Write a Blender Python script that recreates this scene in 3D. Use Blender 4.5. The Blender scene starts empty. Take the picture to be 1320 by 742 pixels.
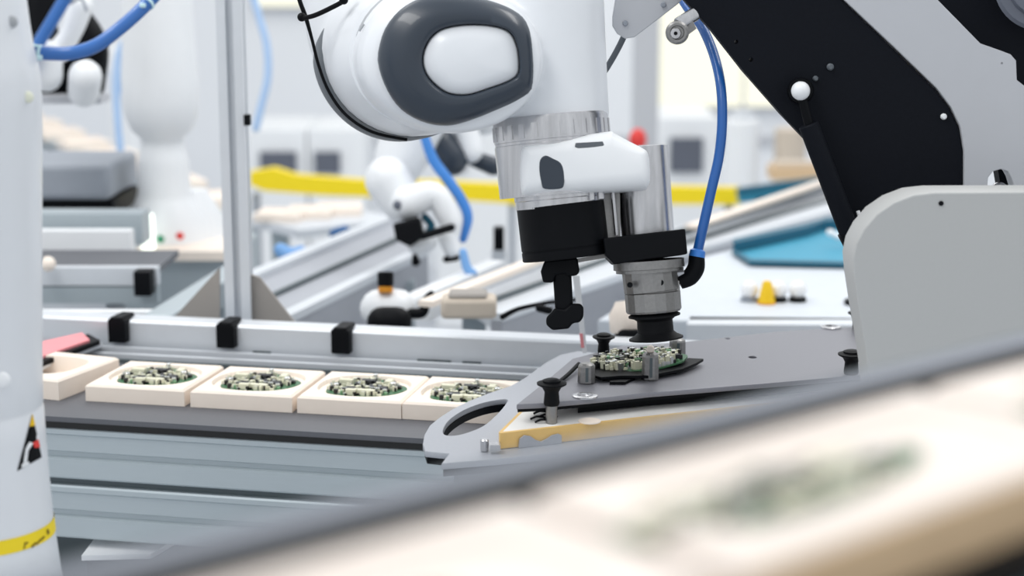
import bpy, bmesh, math, random
from mathutils import Vector, Matrix
random.seed(7)
PI = math.pi
SC = bpy.context.scene
COL = SC.collection

# ---------------------------------------------------------------- camera, world, lights, exposure
CAM_H = 1.45
PITCH = math.radians(11.0)
FPX = 2200.0                      # 60 mm lens on a 36 mm sensor, 1320 px wide frame
cd = bpy.data.cameras.new('camera'); cam = bpy.data.objects.new('camera', cd); COL.objects.link(cam)
cam.location = (0, 0, CAM_H); cam.rotation_euler = (PI / 2 - PITCH, 0, 0)
cd.lens = 60; cd.sensor_width = 36; cd.clip_start = 0.02; cd.clip_end = 60
cd.dof.use_dof = True; cd.dof.focus_distance = 1.73; cd.dof.aperture_fstop = 3.7
SC.camera = cam
w = bpy.data.worlds.new('world'); SC.world = w; w.use_nodes = True
w.node_tree.nodes['Background'].inputs[0].default_value = (0.93, 0.965, 1.0, 1)
w.node_tree.nodes['Background'].inputs[1].default_value = 0.80
SC.view_settings.view_transform = 'Standard'; SC.view_settings.look = 'None'
SC.view_settings.gamma = 1; SC.view_settings.use_curve_mapping = False
SC.view_settings.exposure = 0.12
def area(name, loc, target, sx, sy, power, col=(1, 1, 1)):
    l = bpy.data.lights.new(name, 'AREA'); l.shape = 'RECTANGLE'; l.size = sx; l.size_y = sy; l.energy = power; l.color = col
    o = bpy.data.objects.new(name, l); COL.objects.link(o); o.location = loc
    o.rotation_euler = (Vector(target) - Vector(loc)).to_track_quat('-Z', 'Y').to_euler(); return o
area('added_light', (-1.2, 1.2, 3.4), (0, 1.8, 1), 2.4, 0.5, 34, (1, 0.99, 0.97))  # all four: unseen area lights added for highlights and shaping
area('added_light', (1.2, 2.6, 3.4), (0.2, 1.9, 1), 2.4, 0.5, 26, (1, 0.99, 0.97))
area('added_light', (-0.8, 4.8, 3.4), (-0.4, 4.6, 0.8), 3.0, 1.0, 22, (1, 0.99, 0.97))
area('added_light', (1.5, 6.3, 3.4), (1.2, 6.6, 0.8), 3.0, 1.0, 18, (1, 0.98, 0.93))

# ---------------------------------------------------------------- pixel helpers (1320 x 742 frame)
CP, SP = math.cos(PITCH), math.sin(PITCH)
CAM = Vector((0, 0, CAM_H))
def ray(px, py):
    x = (px - 660.0) / FPX; y = (371.0 - py) / FPX
    return Vector((x, CP + y * SP, -SP + y * CP))
def P(px, py, d): return CAM + ray(px, py) * d                 # at depth d along the view axis
def G(px, py, z):                                              # on the horizontal plane at height z
    r = ray(px, py); return CAM + r * ((z - CAM_H) / r.z)
def V(px, py, Y):                                              # on the vertical plane at distance Y
    r = ray(px, py); return CAM + r * (Y / r.y)
def onp(px, py, M):
    r = ray(px, py); n = M.col[2].xyz; o = M.translation
    p = CAM + r * ((o - CAM).dot(n) / r.dot(n)); q = M.inverted() @ p
    return (q.x, q.y)
def frame(o, x, y, z):
    M = Matrix.Identity(4)
    for i, v in enumerate((x, y, z)): M.col[i].xyz = Vector(v).normalized()
    M.translation = o; return M
def VF(px, py, Y): return frame(V(px, py, Y), (1, 0, 0), (0, 0, 1), (0, -1, 0))    # vertical plane facing the camera side
def HF(px, py, z): return frame(G(px, py, z), (1, 0, 0), (0, 1, 0), (0, 0, 1))     # horizontal plane

# ---------------------------------------------------------------- materials
MATS = {}
def mat(name, col, rough=0.5, metal=0.0, spec=0.5, noise=0.03, nscale=40, emit=None, es=0, coat=0, trans=0, stretch=None, bump=0.0):
    m = bpy.data.materials.new(name); m.use_nodes = True; nt = m.node_tree; b = nt.nodes['Principled BSDF']
    b.inputs['Roughness'].default_value = rough; b.inputs['Metallic'].default_value = metal
    b.inputs['Specular IOR Level'].default_value = spec; b.inputs['Coat Weight'].default_value = coat
    b.inputs['Transmission Weight'].default_value = trans
    tc = nt.nodes.new('ShaderNodeTexCoord'); mp = nt.nodes.new('ShaderNodeMapping'); n = nt.nodes.new('ShaderNodeTexNoise')
    if stretch: mp.inputs['Scale'].default_value = stretch
    n.inputs['Scale'].default_value = nscale; n.inputs['Detail'].default_value = 4
    nt.links.new(tc.outputs['Object'], mp.inputs[0]); nt.links.new(mp.outputs[0], n.inputs['Vector'])
    mx = nt.nodes.new('ShaderNodeMix'); mx.data_type = 'RGBA'
    lo = [max(0, c * (1 - noise * 2)) for c in col]; hi = [min(1, c * (1 + noise * 2)) for c in col]
    mx.inputs[6].default_value = (*lo, 1); mx.inputs[7].default_value = (*hi, 1)
    nt.links.new(n.outputs[0], mx.inputs[0]); nt.links.new(mx.outputs[2], b.inputs['Base Color'])
    if bump:
        bp = nt.nodes.new('ShaderNodeBump'); bp.inputs['Strength'].default_value = bump; bp.inputs['Distance'].default_value = 0.001
        nt.links.new(n.outputs[0], bp.inputs['Height']); nt.links.new(bp.outputs[0], b.inputs['Normal'])
    if emit: b.inputs['Emission Color'].default_value = (*emit, 1); b.inputs['Emission Strength'].default_value = es
    MATS[name] = m; return m
def srgb(r, g, b):
    f = lambda c: (c / 255 / 12.92) if c / 255 <= .04045 else ((c / 255 + .055) / 1.055) ** 2.4
    return (f(r), f(g), f(b))
mat('white', srgb(226, 229, 233), 0.32, noise=0.01, coat=0.15)
mat('white2', srgb(238, 240, 242), 0.4, noise=0.01)
mat('seam', srgb(165, 168, 172), 0.5)
mat('darkring', srgb(38, 49, 62), 0.36, noise=0.04, coat=0.2)
mat('band', srgb(92, 98, 104), 0.5, bump=0.2, nscale=400)
mat('black', srgb(9, 11, 15), 0.5, noise=0.1, spec=0.12)
mat('blackmatte', srgb(17, 20, 27), 0.65, spec=0.12, noise=0.06, nscale=300, bump=0.15)
mat('rubber', srgb(12, 13, 16), 0.55, noise=0.1, spec=0.15)
mat('metal', (0.56, 0.56, 0.575), 0.27, 1.0, noise=0.16, stretch=(1, 1, .04), nscale=130)
mat('metalrough', (0.30, 0.295, 0.29), 0.42, 1.0, noise=0.08, nscale=300, bump=0.3)
mat('alu', srgb(178, 188, 193), 0.42, 0.35, noise=0.02, stretch=(1, 1, 30), nscale=30)
mat('alulight', srgb(215, 219, 224), 0.4, 0.25, noise=0.02)
mat('aludark', srgb(88, 98, 102), 0.5, 0.2)
mat('belt', srgb(92, 94, 100), 0.5, noise=0.04, nscale=200)
mat('beltedge', srgb(12, 13, 15), 0.6)
mat('plate', srgb(134, 134, 141), 0.42, 0.3, noise=0.03, nscale=350, bump=0.1)
mat('noseplate', srgb(172, 175, 182), 0.42, 0.3, noise=0.03, nscale=300)
mat('panel', srgb(192, 194, 199), 0.55, noise=0.01)
mat('box', srgb(184, 185, 184), 0.6, noise=0.01, nscale=300)
mat('edgeyellow', srgb(232, 234, 214), 0.5)
mat('foam', srgb(246, 233, 220), 0.65, noise=0.02, nscale=60, bump=0.1)
mat('traywood', srgb(226, 188, 118), 0.55, noise=0.05, nscale=50)
mat('railgrey', srgb(120, 125, 136), 0.5, 0.2)
mat('foamdim', srgb(232, 221, 212), 0.65, noise=0.02, nscale=60)  # foam copy with darker colour, so the near trays look less brightly lit
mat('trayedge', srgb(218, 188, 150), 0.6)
mat('traytop', srgb(232, 230, 226), 0.55, noise=0.01)
mat('blue', srgb(24, 92, 168), 0.35, noise=0.03, coat=0.3)
mat('bluemid', srgb(44, 104, 178), 0.35, noise=0.03, coat=0.3)
mat('bluelight', srgb(120, 170, 225), 0.5)
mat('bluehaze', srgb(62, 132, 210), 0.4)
mat('bluecollar', srgb(60, 130, 215), 0.35)
mat('bluedark', srgb(26, 92, 150), 0.5)
mat('tie', srgb(205, 235, 240), 0.3)
mat('teal', srgb(48, 148, 178), 0.5, noise=0.03)
mat('tealdark', srgb(14, 92, 116), 0.5)
mat('yellow', srgb(250, 222, 20), 0.5, noise=0.02)
mat('amber', srgb(240, 195, 10), 0.5)
mat('orange', srgb(215, 140, 20), 0.5)
mat('red', srgb(225, 60, 55), 0.5)
mat('pink', srgb(240, 150, 155), 0.6)
mat('tape', srgb(246, 218, 25), 0.5)
mat('ink', srgb(120, 96, 10), 0.7)
mat('pcb', srgb(58, 108, 72), 0.4, noise=0.1, nscale=200)
mat('chip', srgb(24, 25, 27), 0.4)
mat('cream', srgb(226, 224, 200), 0.5)
mat('solder', (0.75, 0.76, 0.76), 0.3, 1.0)
mat('greenpart', srgb(120, 165, 125), 0.5)
mat('taupe', srgb(158, 152, 146), 0.6, noise=0.04, nscale=12)
mat('tan', srgb(205, 192, 176), 0.6)
mat('wall', srgb(240, 242, 245), 0.8, noise=0.005)
mat('floorm', srgb(200, 204, 210), 0.45, noise=0.03, nscale=4)
mat('darkscreen', srgb(95, 100, 112), 0.4)
mat('dimgrey', srgb(150, 156, 165), 0.6)
mat('green', srgb(30, 140, 100), 0.5)
mat('lampgreen', (0.9, 1, 0.9), 0.5, emit=(0.92, 1, 0.9), es=1.3)
mat('pane', (0.05, 0.05, 0.05), 0.3, emit=(1.0, 0.985, 0.80), es=1.0)
mat('skirt', srgb(168, 171, 178), 0.5, 0.2)
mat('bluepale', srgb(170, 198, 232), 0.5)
mat('tabletop', srgb(205, 211, 218), 0.5)
mat('bulb', srgb(240, 240, 240), 0.2, coat=0.5)

# ---------------------------------------------------------------- mesh building
class MB:
    def __init__(s): s.v = []; s.f = []
    def add(s, vs, fs, M=None):
        n = len(s.v)
        for p in vs:
            p = Vector(p); s.v.append(M @ p if M else p)
        for f in fs: s.f.append([i + n for i in f])
        return s
    def box(s, c, size, M=None):
        x, y, z = [k / 2 for k in size]; cx, cy, cz = c
        vs = [(cx + a * x, cy + b * y, cz + d * z) for a in (-1, 1) for b in (-1, 1) for d in (-1, 1)]
        return s.add(vs, [(0, 1, 3, 2), (4, 6, 7, 5), (0, 4, 5, 1), (2, 3, 7, 6), (0, 2, 6, 4), (1, 5, 7, 3)], M)
    def prism(s, pts, vec):                                     # world polygon swept along vec
        n = len(pts); vec = Vector(vec); pts = [Vector(p) for p in pts]
        return s.add(pts + [p + vec for p in pts], [list(range(n))[::-1], list(range(n, 2 * n))] + [(i, (i + 1) % n, n + (i + 1) % n, n + i) for i in range(n)])
    def loft(s, rings, cap=True, closed=True):
        n = len(rings[0]); vs = [p for r in rings for p in r]; fs = []
        for k in range(len(rings) - 1):
            for i in range(n if closed else n - 1):
                j = (i + 1) % n; fs.append((k * n + i, k * n + j, (k + 1) * n + j, (k + 1) * n + i))
        if cap: fs.append(list(range(n))[::-1]); fs.append([(len(rings) - 1) * n + i for i in range(n)])
        return s.add(vs, fs)
    def lathe(s, A, B, prof, seg=40, cap=True):                 # prof = [(t, r)], t in 0..1 from A to B
        A, B = Vector(A), Vector(B); d = (B - A); z = d.normalized()
        x = z.orthogonal().normalized(); y = z.cross(x)
        rings = [[A + d * t + (x * math.cos(2 * PI * i / seg) + y * math.sin(2 * PI * i / seg)) * r for i in range(seg)] for t, r in prof]
        return s.loft(rings, cap)
    def cyl(s, A, B, r, seg=32, bev=0.0):
        L = (Vector(B) - Vector(A)).length; b = bev / L if bev else 0
        pr = [(0, r - bev), (b, r), (1 - b, r), (1, r - bev)] if bev else [(0, r), (1, r)]
        return s.lathe(A, B, pr, seg)
    def tube(s, pts, r, seg=14, sub=6, dome=False):             # smooth tube through points, r a number or a list
        pts = [Vector(p) for p in pts]; rs = r if isinstance(r, (list, tuple)) else [r] * len(pts)
        q, qr = [], []
        for i in range(len(pts) - 1):
            p0, p1, p2, p3 = pts[max(i - 1, 0)], pts[i], pts[i + 1], pts[min(i + 2, len(pts) - 1)]
            for k in range(sub):
                t = k / sub
                q.append(0.5 * ((2 * p1) + (p2 - p0) * t + (2 * p0 - 5 * p1 + 4 * p2 - p3) * t * t + (-p0 + 3 * p1 - 3 * p2 + p3) * t ** 3))
                qr.append(rs[i] * (1 - t) + rs[i + 1] * t)
        q.append(pts[-1]); qr.append(rs[-1])
        if dome:
            d0 = (q[0] - q[1]).normalized(); d1 = (q[-1] - q[-2]).normalized(); a, b, ra, rb = q[0], q[-1], qr[0], qr[-1]
            pre = [(a + d0 * ra * math.sin(u), ra * math.cos(u)) for u in (1.5, 1.2, .8, .4)]
            post = [(b + d1 * rb * math.sin(u), rb * math.cos(u)) for u in (.4, .8, 1.2, 1.5)]
            q = [p for p, _ in pre] + q + [p for p, _ in post]; qr = [k for _, k in pre] + qr + [k for _, k in post]
        t0 = (q[1] - q[0]).normalized(); nrm = t0.orthogonal().normalized(); rings = []
        for i, p in enumerate(q):
            t = (q[min(i + 1, len(q) - 1)] - q[max(i - 1, 0)]).normalized()
            nrm = (nrm - t * nrm.dot(t)).normalized(); bn = t.cross(nrm)
            rings.append([p + (nrm * math.cos(2 * PI * k / seg) + bn * math.sin(2 * PI * k / seg)) * qr[i] for k in range(seg)])
        return s.loft(rings)
    def ball(s, c, r, seg=24, sc=(1, 1, 1)):
        c = Vector(c); rings = []
        for k in range(1, 12):
            a = PI * k / 12
            rings.append([c + Vector((math.sin(a) * math.cos(2 * PI * i / seg) * sc[0], math.sin(a) * math.sin(2 * PI * i / seg) * sc[1], -math.cos(a) * sc[2])) * r for i in range(seg)])
        return s.loft(rings)

WL = {}
def link(o, parent=None):
    COL.objects.link(o)
    if parent: o.parent = parent
def setp(o, label=None, cat=None, group=None, kind=None):
    for k, v in (('label', label), ('category', cat), ('group', group), ('kind', kind)):
        if v: o[k] = v
    return o
def finish(name, me, m, parent, label, cat, group, kind, bevel, angle, bseg=2):
    me.materials.clear(); me.materials.append(MATS[m])
    for p in me.polygons: p.use_smooth = True
    me.set_sharp_from_angle(angle=math.radians(angle))
    o = bpy.data.objects.new(name, me); link(o, parent)
    if parent is not None: off = WL[parent.name]; WL[o.name] = off
    else:
        xs = [v.co for v in me.vertices]
        off = Vector(((min(v.x for v in xs) + max(v.x for v in xs)) / 2, (min(v.y for v in xs) + max(v.y for v in xs)) / 2, min(v.z for v in xs)))
        o.location = off; WL[o.name] = off
    me.transform(Matrix.Translation(-off))
    if bevel:
        b = o.modifiers.new('bevel', 'BEVEL'); b.width = bevel; b.segments = bseg; b.limit_method = 'ANGLE'; b.angle_limit = math.radians(35)
    setp(o, label, cat, group, kind); return o
def obj(name, mb, m, parent=None, label=None, cat=None, group=None, kind=None, bevel=0, angle=35, bseg=2):
    me = bpy.data.meshes.new(name); me.from_pydata([tuple(v) for v in mb.v], [], mb.f); me.update()
    bm = bmesh.new(); bm.from_mesh(me); bmesh.ops.recalc_face_normals(bm, faces=bm.faces); bm.to_mesh(me); bm.free()
    return finish(name, me, m, parent, label, cat, group, kind, bevel, angle, bseg)
def flat(name, M, polys, t, m, parent=None, label=None, cat=None, group=None, kind=None, bev=0.0):
    """a plate: 2D outline (first) and holes in the plane frame M, thickness t below the plane (away from +Z)."""
    cu = bpy.data.curves.new('outline', 'CURVE'); cu.dimensions = '2D'; cu.fill_mode = 'BOTH'; cu.extrude = t / 2 - bev
    if bev: cu.bevel_depth = bev; cu.bevel_resolution = 1; cu.offset = -bev
    for poly in polys:
        sp = cu.splines.new('POLY'); sp.points.add(len(poly) - 1); sp.use_cyclic_u = True
        for p, q in zip(sp.points, poly): p.co = (q[0], q[1], 0, 1)
    co = bpy.data.objects.new('outline', cu); COL.objects.link(co)
    dg = bpy.context.evaluated_depsgraph_get(); me = bpy.data.meshes.new_from_object(co.evaluated_get(dg))
    bpy.data.objects.remove(co); bpy.data.curves.remove(cu)
    me.name = name; me.transform(M @ Matrix.Translation((0, 0, -t / 2)))
    return finish(name, me, m, parent, label, cat, group, kind, 0, 35)
def smoothpoly(pts, sub=5):
    pts = [Vector(p) for p in pts]; n = len(pts); out = []
    for i in range(n):
        p0, p1, p2, p3 = pts[i - 1], pts[i], pts[(i + 1) % n], pts[(i + 2) % n]
        for k in range(sub):
            t = k / sub
            out.append(0.5 * ((2 * p1) + (p2 - p0) * t + (2 * p0 - 5 * p1 + 4 * p2 - p3) * t * t + (-p0 + 3 * p1 - 3 * p2 + p3) * t ** 3))
    return out
def scaled2(pts, k, c): return [(c[0] + (p[0] - c[0]) * k, c[1] + (p[1] - c[1]) * k) for p in pts]
def circ(cx, cy, r, n=20, ry=None): return [(cx + r * math.cos(2 * PI * i / n), cy + (ry or r) * math.sin(2 * PI * i / n)) for i in range(n)]
def pxpoly(M, pts): return [onp(x, y, M) for x, y in pts]
def empty(name, loc, label, cat, group=None):
    o = bpy.data.objects.new(name, None); link(o); o.location = loc; WL[o.name] = Vector(loc); o.empty_display_size = 0.05
    return setp(o, label, cat, group)
def copytree(src, loc, rz=0, sc=(1, 1, 1), label=None, group=None):
    r = src.copy(); COL.objects.link(r); r.location = loc; r.rotation_euler = (0, 0, rz); r.scale = sc
    if label: r['label'] = label
    if group: r['group'] = group
    for ch in list(src.children):
        c = ch.copy(); COL.objects.link(c); c.parent = r
        for g in list(ch.children):
            d = g.copy(); COL.objects.link(d); d.parent = c
    return r
def pbox(x0, y0, x1, y1, Y, dep, mb=None, toz=None):           # box whose front face covers a pixel rectangle at distance Y
    mb = mb or MB(); xm, ym = (x0 + x1) / 2, (y0 + y1) / 2
    xa, xb = V(x0, ym, Y).x, V(x1, ym, Y).x; za, zb = V(xm, y1, Y).z, V(xm, y0, Y).z
    if toz is not None: za = toz
    return mb.box(((xa + xb) / 2, Y + dep / 2, (za + zb) / 2), (xb - xa, dep, zb - za))
def bar(A, B, w, h, mb=None, top=True):                        # beam between two points (its top centre line), width w, height h
    mb = mb or MB(); A, B = Vector(A), Vector(B); x = (B - A).normalized(); y = Vector((0, 0, 1)).cross(x).normalized(); z = x.cross(y)
    M = frame((A + B) / 2, x, y, z); return mb.box((0, 0, -h / 2 if top else 0), ((B - A).length, w, h), M)

# ================================================================ the setting
fl = MB().box((0, 4, -0.05), (14, 16, 0.1)); obj('floor', fl, 'floorm', kind='structure')
WY = 8.0
wl = MB().box((0, WY + 0.1, 1.5), (14, 0.2, 3.0)); obj('wall_back', wl, 'wall', kind='structure')
wf = obj('window_1', pbox(846, -60, 1100, 142, WY - 0.05, 0.05), 'panel', kind='structure')
obj('pane', pbox(852, -52, 958, 137, WY - 0.07, 0.03), 'pane', wf)
obj('pane', pbox(964, -52, 1092, 137, WY - 0.07, 0.03), 'pane', wf)
wf2 = obj('window_2', pbox(325, -80, 470, 12, WY - 0.05, 0.05), 'panel', kind='structure')
obj('pane', pbox(331, -74, 464, 8, WY - 0.07, 0.03), 'pane', wf2)
obj('trim_1', pbox(300, 176, 1100, 186, WY - 0.03, 0.04), 'panel', kind='structure')

# ================================================================ main conveyor with its trays
ZB = 0.95
ang = math.radians(12.0)
A_ = Vector((math.cos(ang), -math.sin(ang), 0)); B_ = Vector((math.sin(ang), math.cos(ang), 0)); Zv = Vector((0, 0, 1))
O1 = G(110, 517, ZB)
C1 = frame(O1, A_, B_, Zv)
def cl(px, py, z=ZB): q = C1.inverted() @ G(px, py, z); return q
def seg1(a0, a1, b0, b1, z0, z1, mb=None):
    mb = mb or MB(); return mb.box(((a0 + a1) / 2, (b0 + b1) / 2, (z0 + z1) / 2), (a1 - a0, b1 - b0, z1 - z0), C1)
def extr(a0, a1, prof, M):                                      # cross-section (b, z) swept along the conveyor
    mb = MB(); return mb.prism([M @ Vector((a0, b, z)) for b, z in prof], (M.col[0].xyz) * (a1 - a0))
bf = cl(60, 536).y
bR = cl(297, 458).y
a0, a1 = -1.3, 0.52
conv = empty('belt_conveyor', C1 @ Vector((0, 0.1, -0.95)), 'grey aluminium belt conveyor carrying the sharp beige trays in the middle', 'conveyor')
obj('belt', seg1(a0, a1, bf, bR - 0.02, -0.006, 0), 'belt', conv)
obj('belt_edge', seg1(a0, a1, bf - 0.001, bf + 0.02, -0.0125, -0.006), 'beltedge', conv, label='black edge of the belt')
def slotprof(b, z0, z1, d=0.006, n=1):                          # face profile with recessed slots
    h = z0 - z1; p = [(b + 0.04, z0), (b + 0.0015, z0), (b, z0 - 0.002)]
    p += [(b, z0 - h * 0.12), (b + 0.002, z0 - h * 0.15)]
    p += [(b + 0.002, z0 - h * .46), (b + d, z0 - h * .49), (b + d, z0 - h * .58), (b + 0.0005, z0 - h * .61)]
    p += [(b, z1 + 0.002), (b + 0.0015, z1), (b + 0.04, z1)]
    return p
obj('side_profile', extr(a0, a1, slotprof(bf, -0.0125, -0.071), C1), 'alu', conv)
obj('groove_strip', seg1(a0, a1, bf + 0.008, bf + 0.03, -0.079, -0.071), 'aludark', conv, label='dark recessed joint between the side profiles')
obj('side_profile', extr(a0, a1, slotprof(bf, -0.079, -0.140), C1), 'alu', conv)
obj('under_panel', seg1(a0, a1, bf + 0.07, bf + 0.075, -0.30, -0.14), 'aludark', conv)
for aa in (-1.2, -0.35, 0.45):
    for bb in (bf + 0.10, bR - 0.04): obj('leg', seg1(aa - .02, aa + .02, bb - .02, bb + .02, -0.95, -0.006), 'alu', conv)
# the lower cross rail and white shelf seen beneath
obj('floor_rail', seg1(a0, a1, bf - 0.02, bf + 0.03, -0.25, -0.2), 'alulight', conv)
sh = obj('side_shelf', MB().prism([G(105, 716, 0.80), G(195, 714, .80), G(243, 685, .80), G(133, 679, .80)], (0, 0, -0.006)), 'white2', conv, label='small white shelf plate under the side profile')
obj('bracket', MB().prism([G(112, 722, 0.79), G(190, 722, .79), G(205, 705, .79), G(130, 700, .79)], (0, 0, -0.03)), 'black', conv)
# back guide rail, inner strips, clamps
hr = 0.040
obj('back_rail', extr(a0, a1 + .7, [(bR, 0.0), (bR, hr - .003), (bR + .003, hr), (bR + .035, hr), (bR + .038, hr - .003), (bR + .038, -0.02), (bR, -0.02)], C1), 'alulight', conv)
obj('inner_strip', seg1(a0, a1 + .2, bR - 0.045, bR - 0.038, 0, 0.006), 'alulight', conv)
obj('inner_strip', seg1(a0, a1 + .2, bR - 0.022, bR - 0.016, 0, 0.009), 'alulight', conv)
obj('inner_strip', seg1(a0, a1 + .2, bR - 0.068, bR - 0.062, 0, 0.005), 'aludark', conv)
for px in (145, 297, 454):
    q = C1.inverted() @ V(px, 430, (C1 @ Vector((0, bR, 0))).y); a = cl(px, 447, ZB + .01).x
    k = MB(); seg1(a - .012, a + .012, bR - .014, bR + .01, .012, .043, k); seg1(a - .009, a + .009, bR - .014, bR + .025, .040, .046, k)
    cc = obj('clamp', k, 'black', conv, bevel=0.002)
for px in (335, 560, 580, 620):
    a = cl(px, 462).x; obj('slot_hole', seg1(a - .012, a + .012, bR - .0012, bR, .004, .008), 'aludark', conv)

# pink pad panel at the left of the conveyor
pp = empty('sensor_panel', G(90, 470, ZB), 'slanted dark-edged panel with a pink top left of the first black clamp', 'panel')
pa, pb_, pc, pd = G(20, 479, ZB + .022), G(129, 438, ZB + .022), G(114, 430, ZB + .022), G(20, 451, ZB + .022)
obj('panel_body', MB().prism([pa, pb_, pc, pd], (0, 0, -0.006)), 'black', pp)
obj('pad', MB().prism([p + Vector((0, 0.004, .003)) for p in (pa.lerp(pd, .16), pb_.lerp(pc, .16).lerp(pa, .12), pc.lerp(pd, .1), pd)], (0, 0, -0.003)), 'pink', pp)
obj('base', MB().prism([pa + Vector((0, .01, -.006)), pb_ + Vector((0, .01, -.006)), pc + Vector((0, 0, -.006)), pd + Vector((0, 0, -.006))], (0, 0, -0.005)), 'alulight', pp)

# ---- trays and circuit boards
S = 0.1215
def traymesh(w, d, h, holew, holed, depth, ch=0.012, n=48, sq=3.0):
    """block with chamfered back corner, a rounded recess and a floor in it"""
    mb = MB(); out, inn = [], []
    def sup(t, a, b, p): c, s_ = math.cos(t), math.sin(t); return (math.copysign(abs(c) ** (2 / p), c) * a, math.copysign(abs(s_) ** (2 / p), s_) * b)
    for i in range(n):
        t = 2 * PI * i / n; c, s_ = math.cos(t), math.sin(t); k = 1 / max(abs(c), abs(s_))
        x, y = c * k * w / 2, s_ * k * d / 2
        out.append((x, y)); inn.append(sup(t, holew / 2, holed / 2, sq))
    rings = [[(x, y, 0) for x, y in out], [(x, y, h - .0025) for x, y in out], [(x * (1 - .005 / w), y * (1 - .005 / d), h) for x, y in out],
             [(x, y, h) for x, y in inn], [(x * .98, y * .98, h - .0015) for x, y in inn], [(x * .97, y * .97, h - depth) for x, y in inn]]
    mb.loft([[Vector(p) for p in r] for r in rings]); return mb
def make_board(name, R, seed, n, label, cat, group=None, hs_=1.0):
    rnd = random.Random(seed); root = empty(name, (0, 0, 0), label, cat, group)
    ol = [(R * (1 + .05 * math.sin(3 * t + 1) + .03 * math.sin(7 * t)) * math.cos(t), R * .93 * (1 + .04 * math.cos(4 * t)) * math.sin(t)) for t in [2 * PI * i / 40 for i in range(40)]]
    obj('board', MB().prism([(x, y, 0) for x, y in ol], (0, 0, 0.0016)), 'pcb', root)
    sets = {'chip': MB(), 'cream': MB(), 'solder': MB(), 'greenpart': MB()}; names = {'chip': 'small_chips', 'cream': 'capacitors', 'solder': 'solder_pads', 'greenpart': 'green_components'}
    for i in range(n):
        a = rnd.uniform(0, 2 * PI); r = R * .9 * math.sqrt(rnd.random()); k = rnd.choices(list(sets), (5, 6, 3, .8))[0]
        w_, d_, h_ = rnd.uniform(.0015, .0055), rnd.uniform(.0015, .005), rnd.uniform(.0012, .0055) * hs_
        M = Matrix.Translation((r * math.cos(a), r * math.sin(a) * .93, .0016 + h_ / 2)) @ Matrix.Rotation(rnd.choice((0, PI / 2, .5)), 4, 'Z')
        sets[k].box((0, 0, 0), (w_, d_, h_), M)
    for k, mb in sets.items(): obj(names[k], mb, k, root, kind='stuff')
    for i, (x, y, w_, d_, h_, m) in enumerate([(-.25, -.35, .014, .012, .004, 'chip'), (.2, .1, .012, .012, .003, 'chip'), (-.05, .45, .016, .009, .005, 'chip'), (.55, -.2, .010, .010, .005, 'chip')]):
        obj('chip', MB().box((x * R, y * R, .0016 + h_ / 2), (w_, d_, h_)), m, root, bevel=.0004)
    for x, y, w_, d_, h_, m in [(-.55, .2, .016, .007, .007, 'cream'), (.25, -.6, .020, .007, .006, 'cream'), (.5, .45, .008, .014, .006, 'cream'), (-.1, -.72, .012, .006, .007, 'cream')]:
        obj('connector', MB().box((x * R, y * R, .0016 + h_ / 2), (w_, d_, h_)), m, root, bevel=.0005)
    for x, y, r_, h_ in [(-.62, -.35, .003, .008), (.7, .15, .0035, .007), (.05, .72, .003, .009)]:
        obj('capacitor_can', MB().cyl((x * R, y * R, .0016), (x * R, y * R, .0016 + h_), r_, 16, .0005), 'solder', root)
    return root
TH = 0.0195
tray0 = empty('tray', (0, 0, 0), 'x', 'tray')
obj('tray_body', traymesh(S - .0012, S - .001, TH, .106, .096, .0045, sq=2.4), 'foam', tray0)
brd0 = make_board('circuit_board', .0455, 11, 260, 'x', 'circuit board')
tl = ['beige foam tray with a circuit board, right beside the empty hollow tray',
      'beige foam tray with a circuit board, second complete one from the white column',
      'beige foam tray with a circuit board, beside the tray under the nose plate',
      'beige foam tray with a circuit board partly covered by the slotted grey nose plate']
bl = ['green circuit board lying in the first complete tray beside the empty hollow tray',
      'green circuit board lying in the second complete tray from the white robot column',
      'green circuit board lying in the third complete tray along the belt',
      'green circuit board in the tray nearest the slotted grey nose plate']
fx = [110, 243, 379, 514]
for i in range(4):
    a = cl(fx[i], 517 + (fx[i] - 110) * .068).x; c = C1 @ Vector((a + S / 2, S / 2 + random.uniform(-.001, .001), 0.0004))
    if i == 0: tray0.location = c; tray0.rotation_euler.z = -ang; tray0['label'] = tl[0]; tray0['group'] = 'beige trays on the middle belt'
    else: copytree(tray0, c, -ang + random.uniform(-.01, .01), label=tl[i])
    bp_ = c + Vector((0, 0, TH - .0044))
    if i == 0: brd0.location = bp_; brd0.rotation_euler.z = -ang; brd0['label'] = bl[0]; brd0['group'] = 'circuit boards in the middle trays'
    else: copytree(brd0, bp_, -ang + random.uniform(-.05, .05), label=bl[i])
et = empty('tray', (0, 0, 0), 'empty hollow beige tray half hidden behind the white robot column', 'tray')
obj('tray_body', traymesh(S, S, .024, .092, .085, .020, sq=3), 'foam', et)
aR = cl(130, 495, ZB + .024).x
et.location = C1 @ Vector((cl(104, 520).x - S / 2 - .003, S / 2 + .004, .0004)) - A_ * .016; et.rotation_euler.z = -ang - .16

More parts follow.
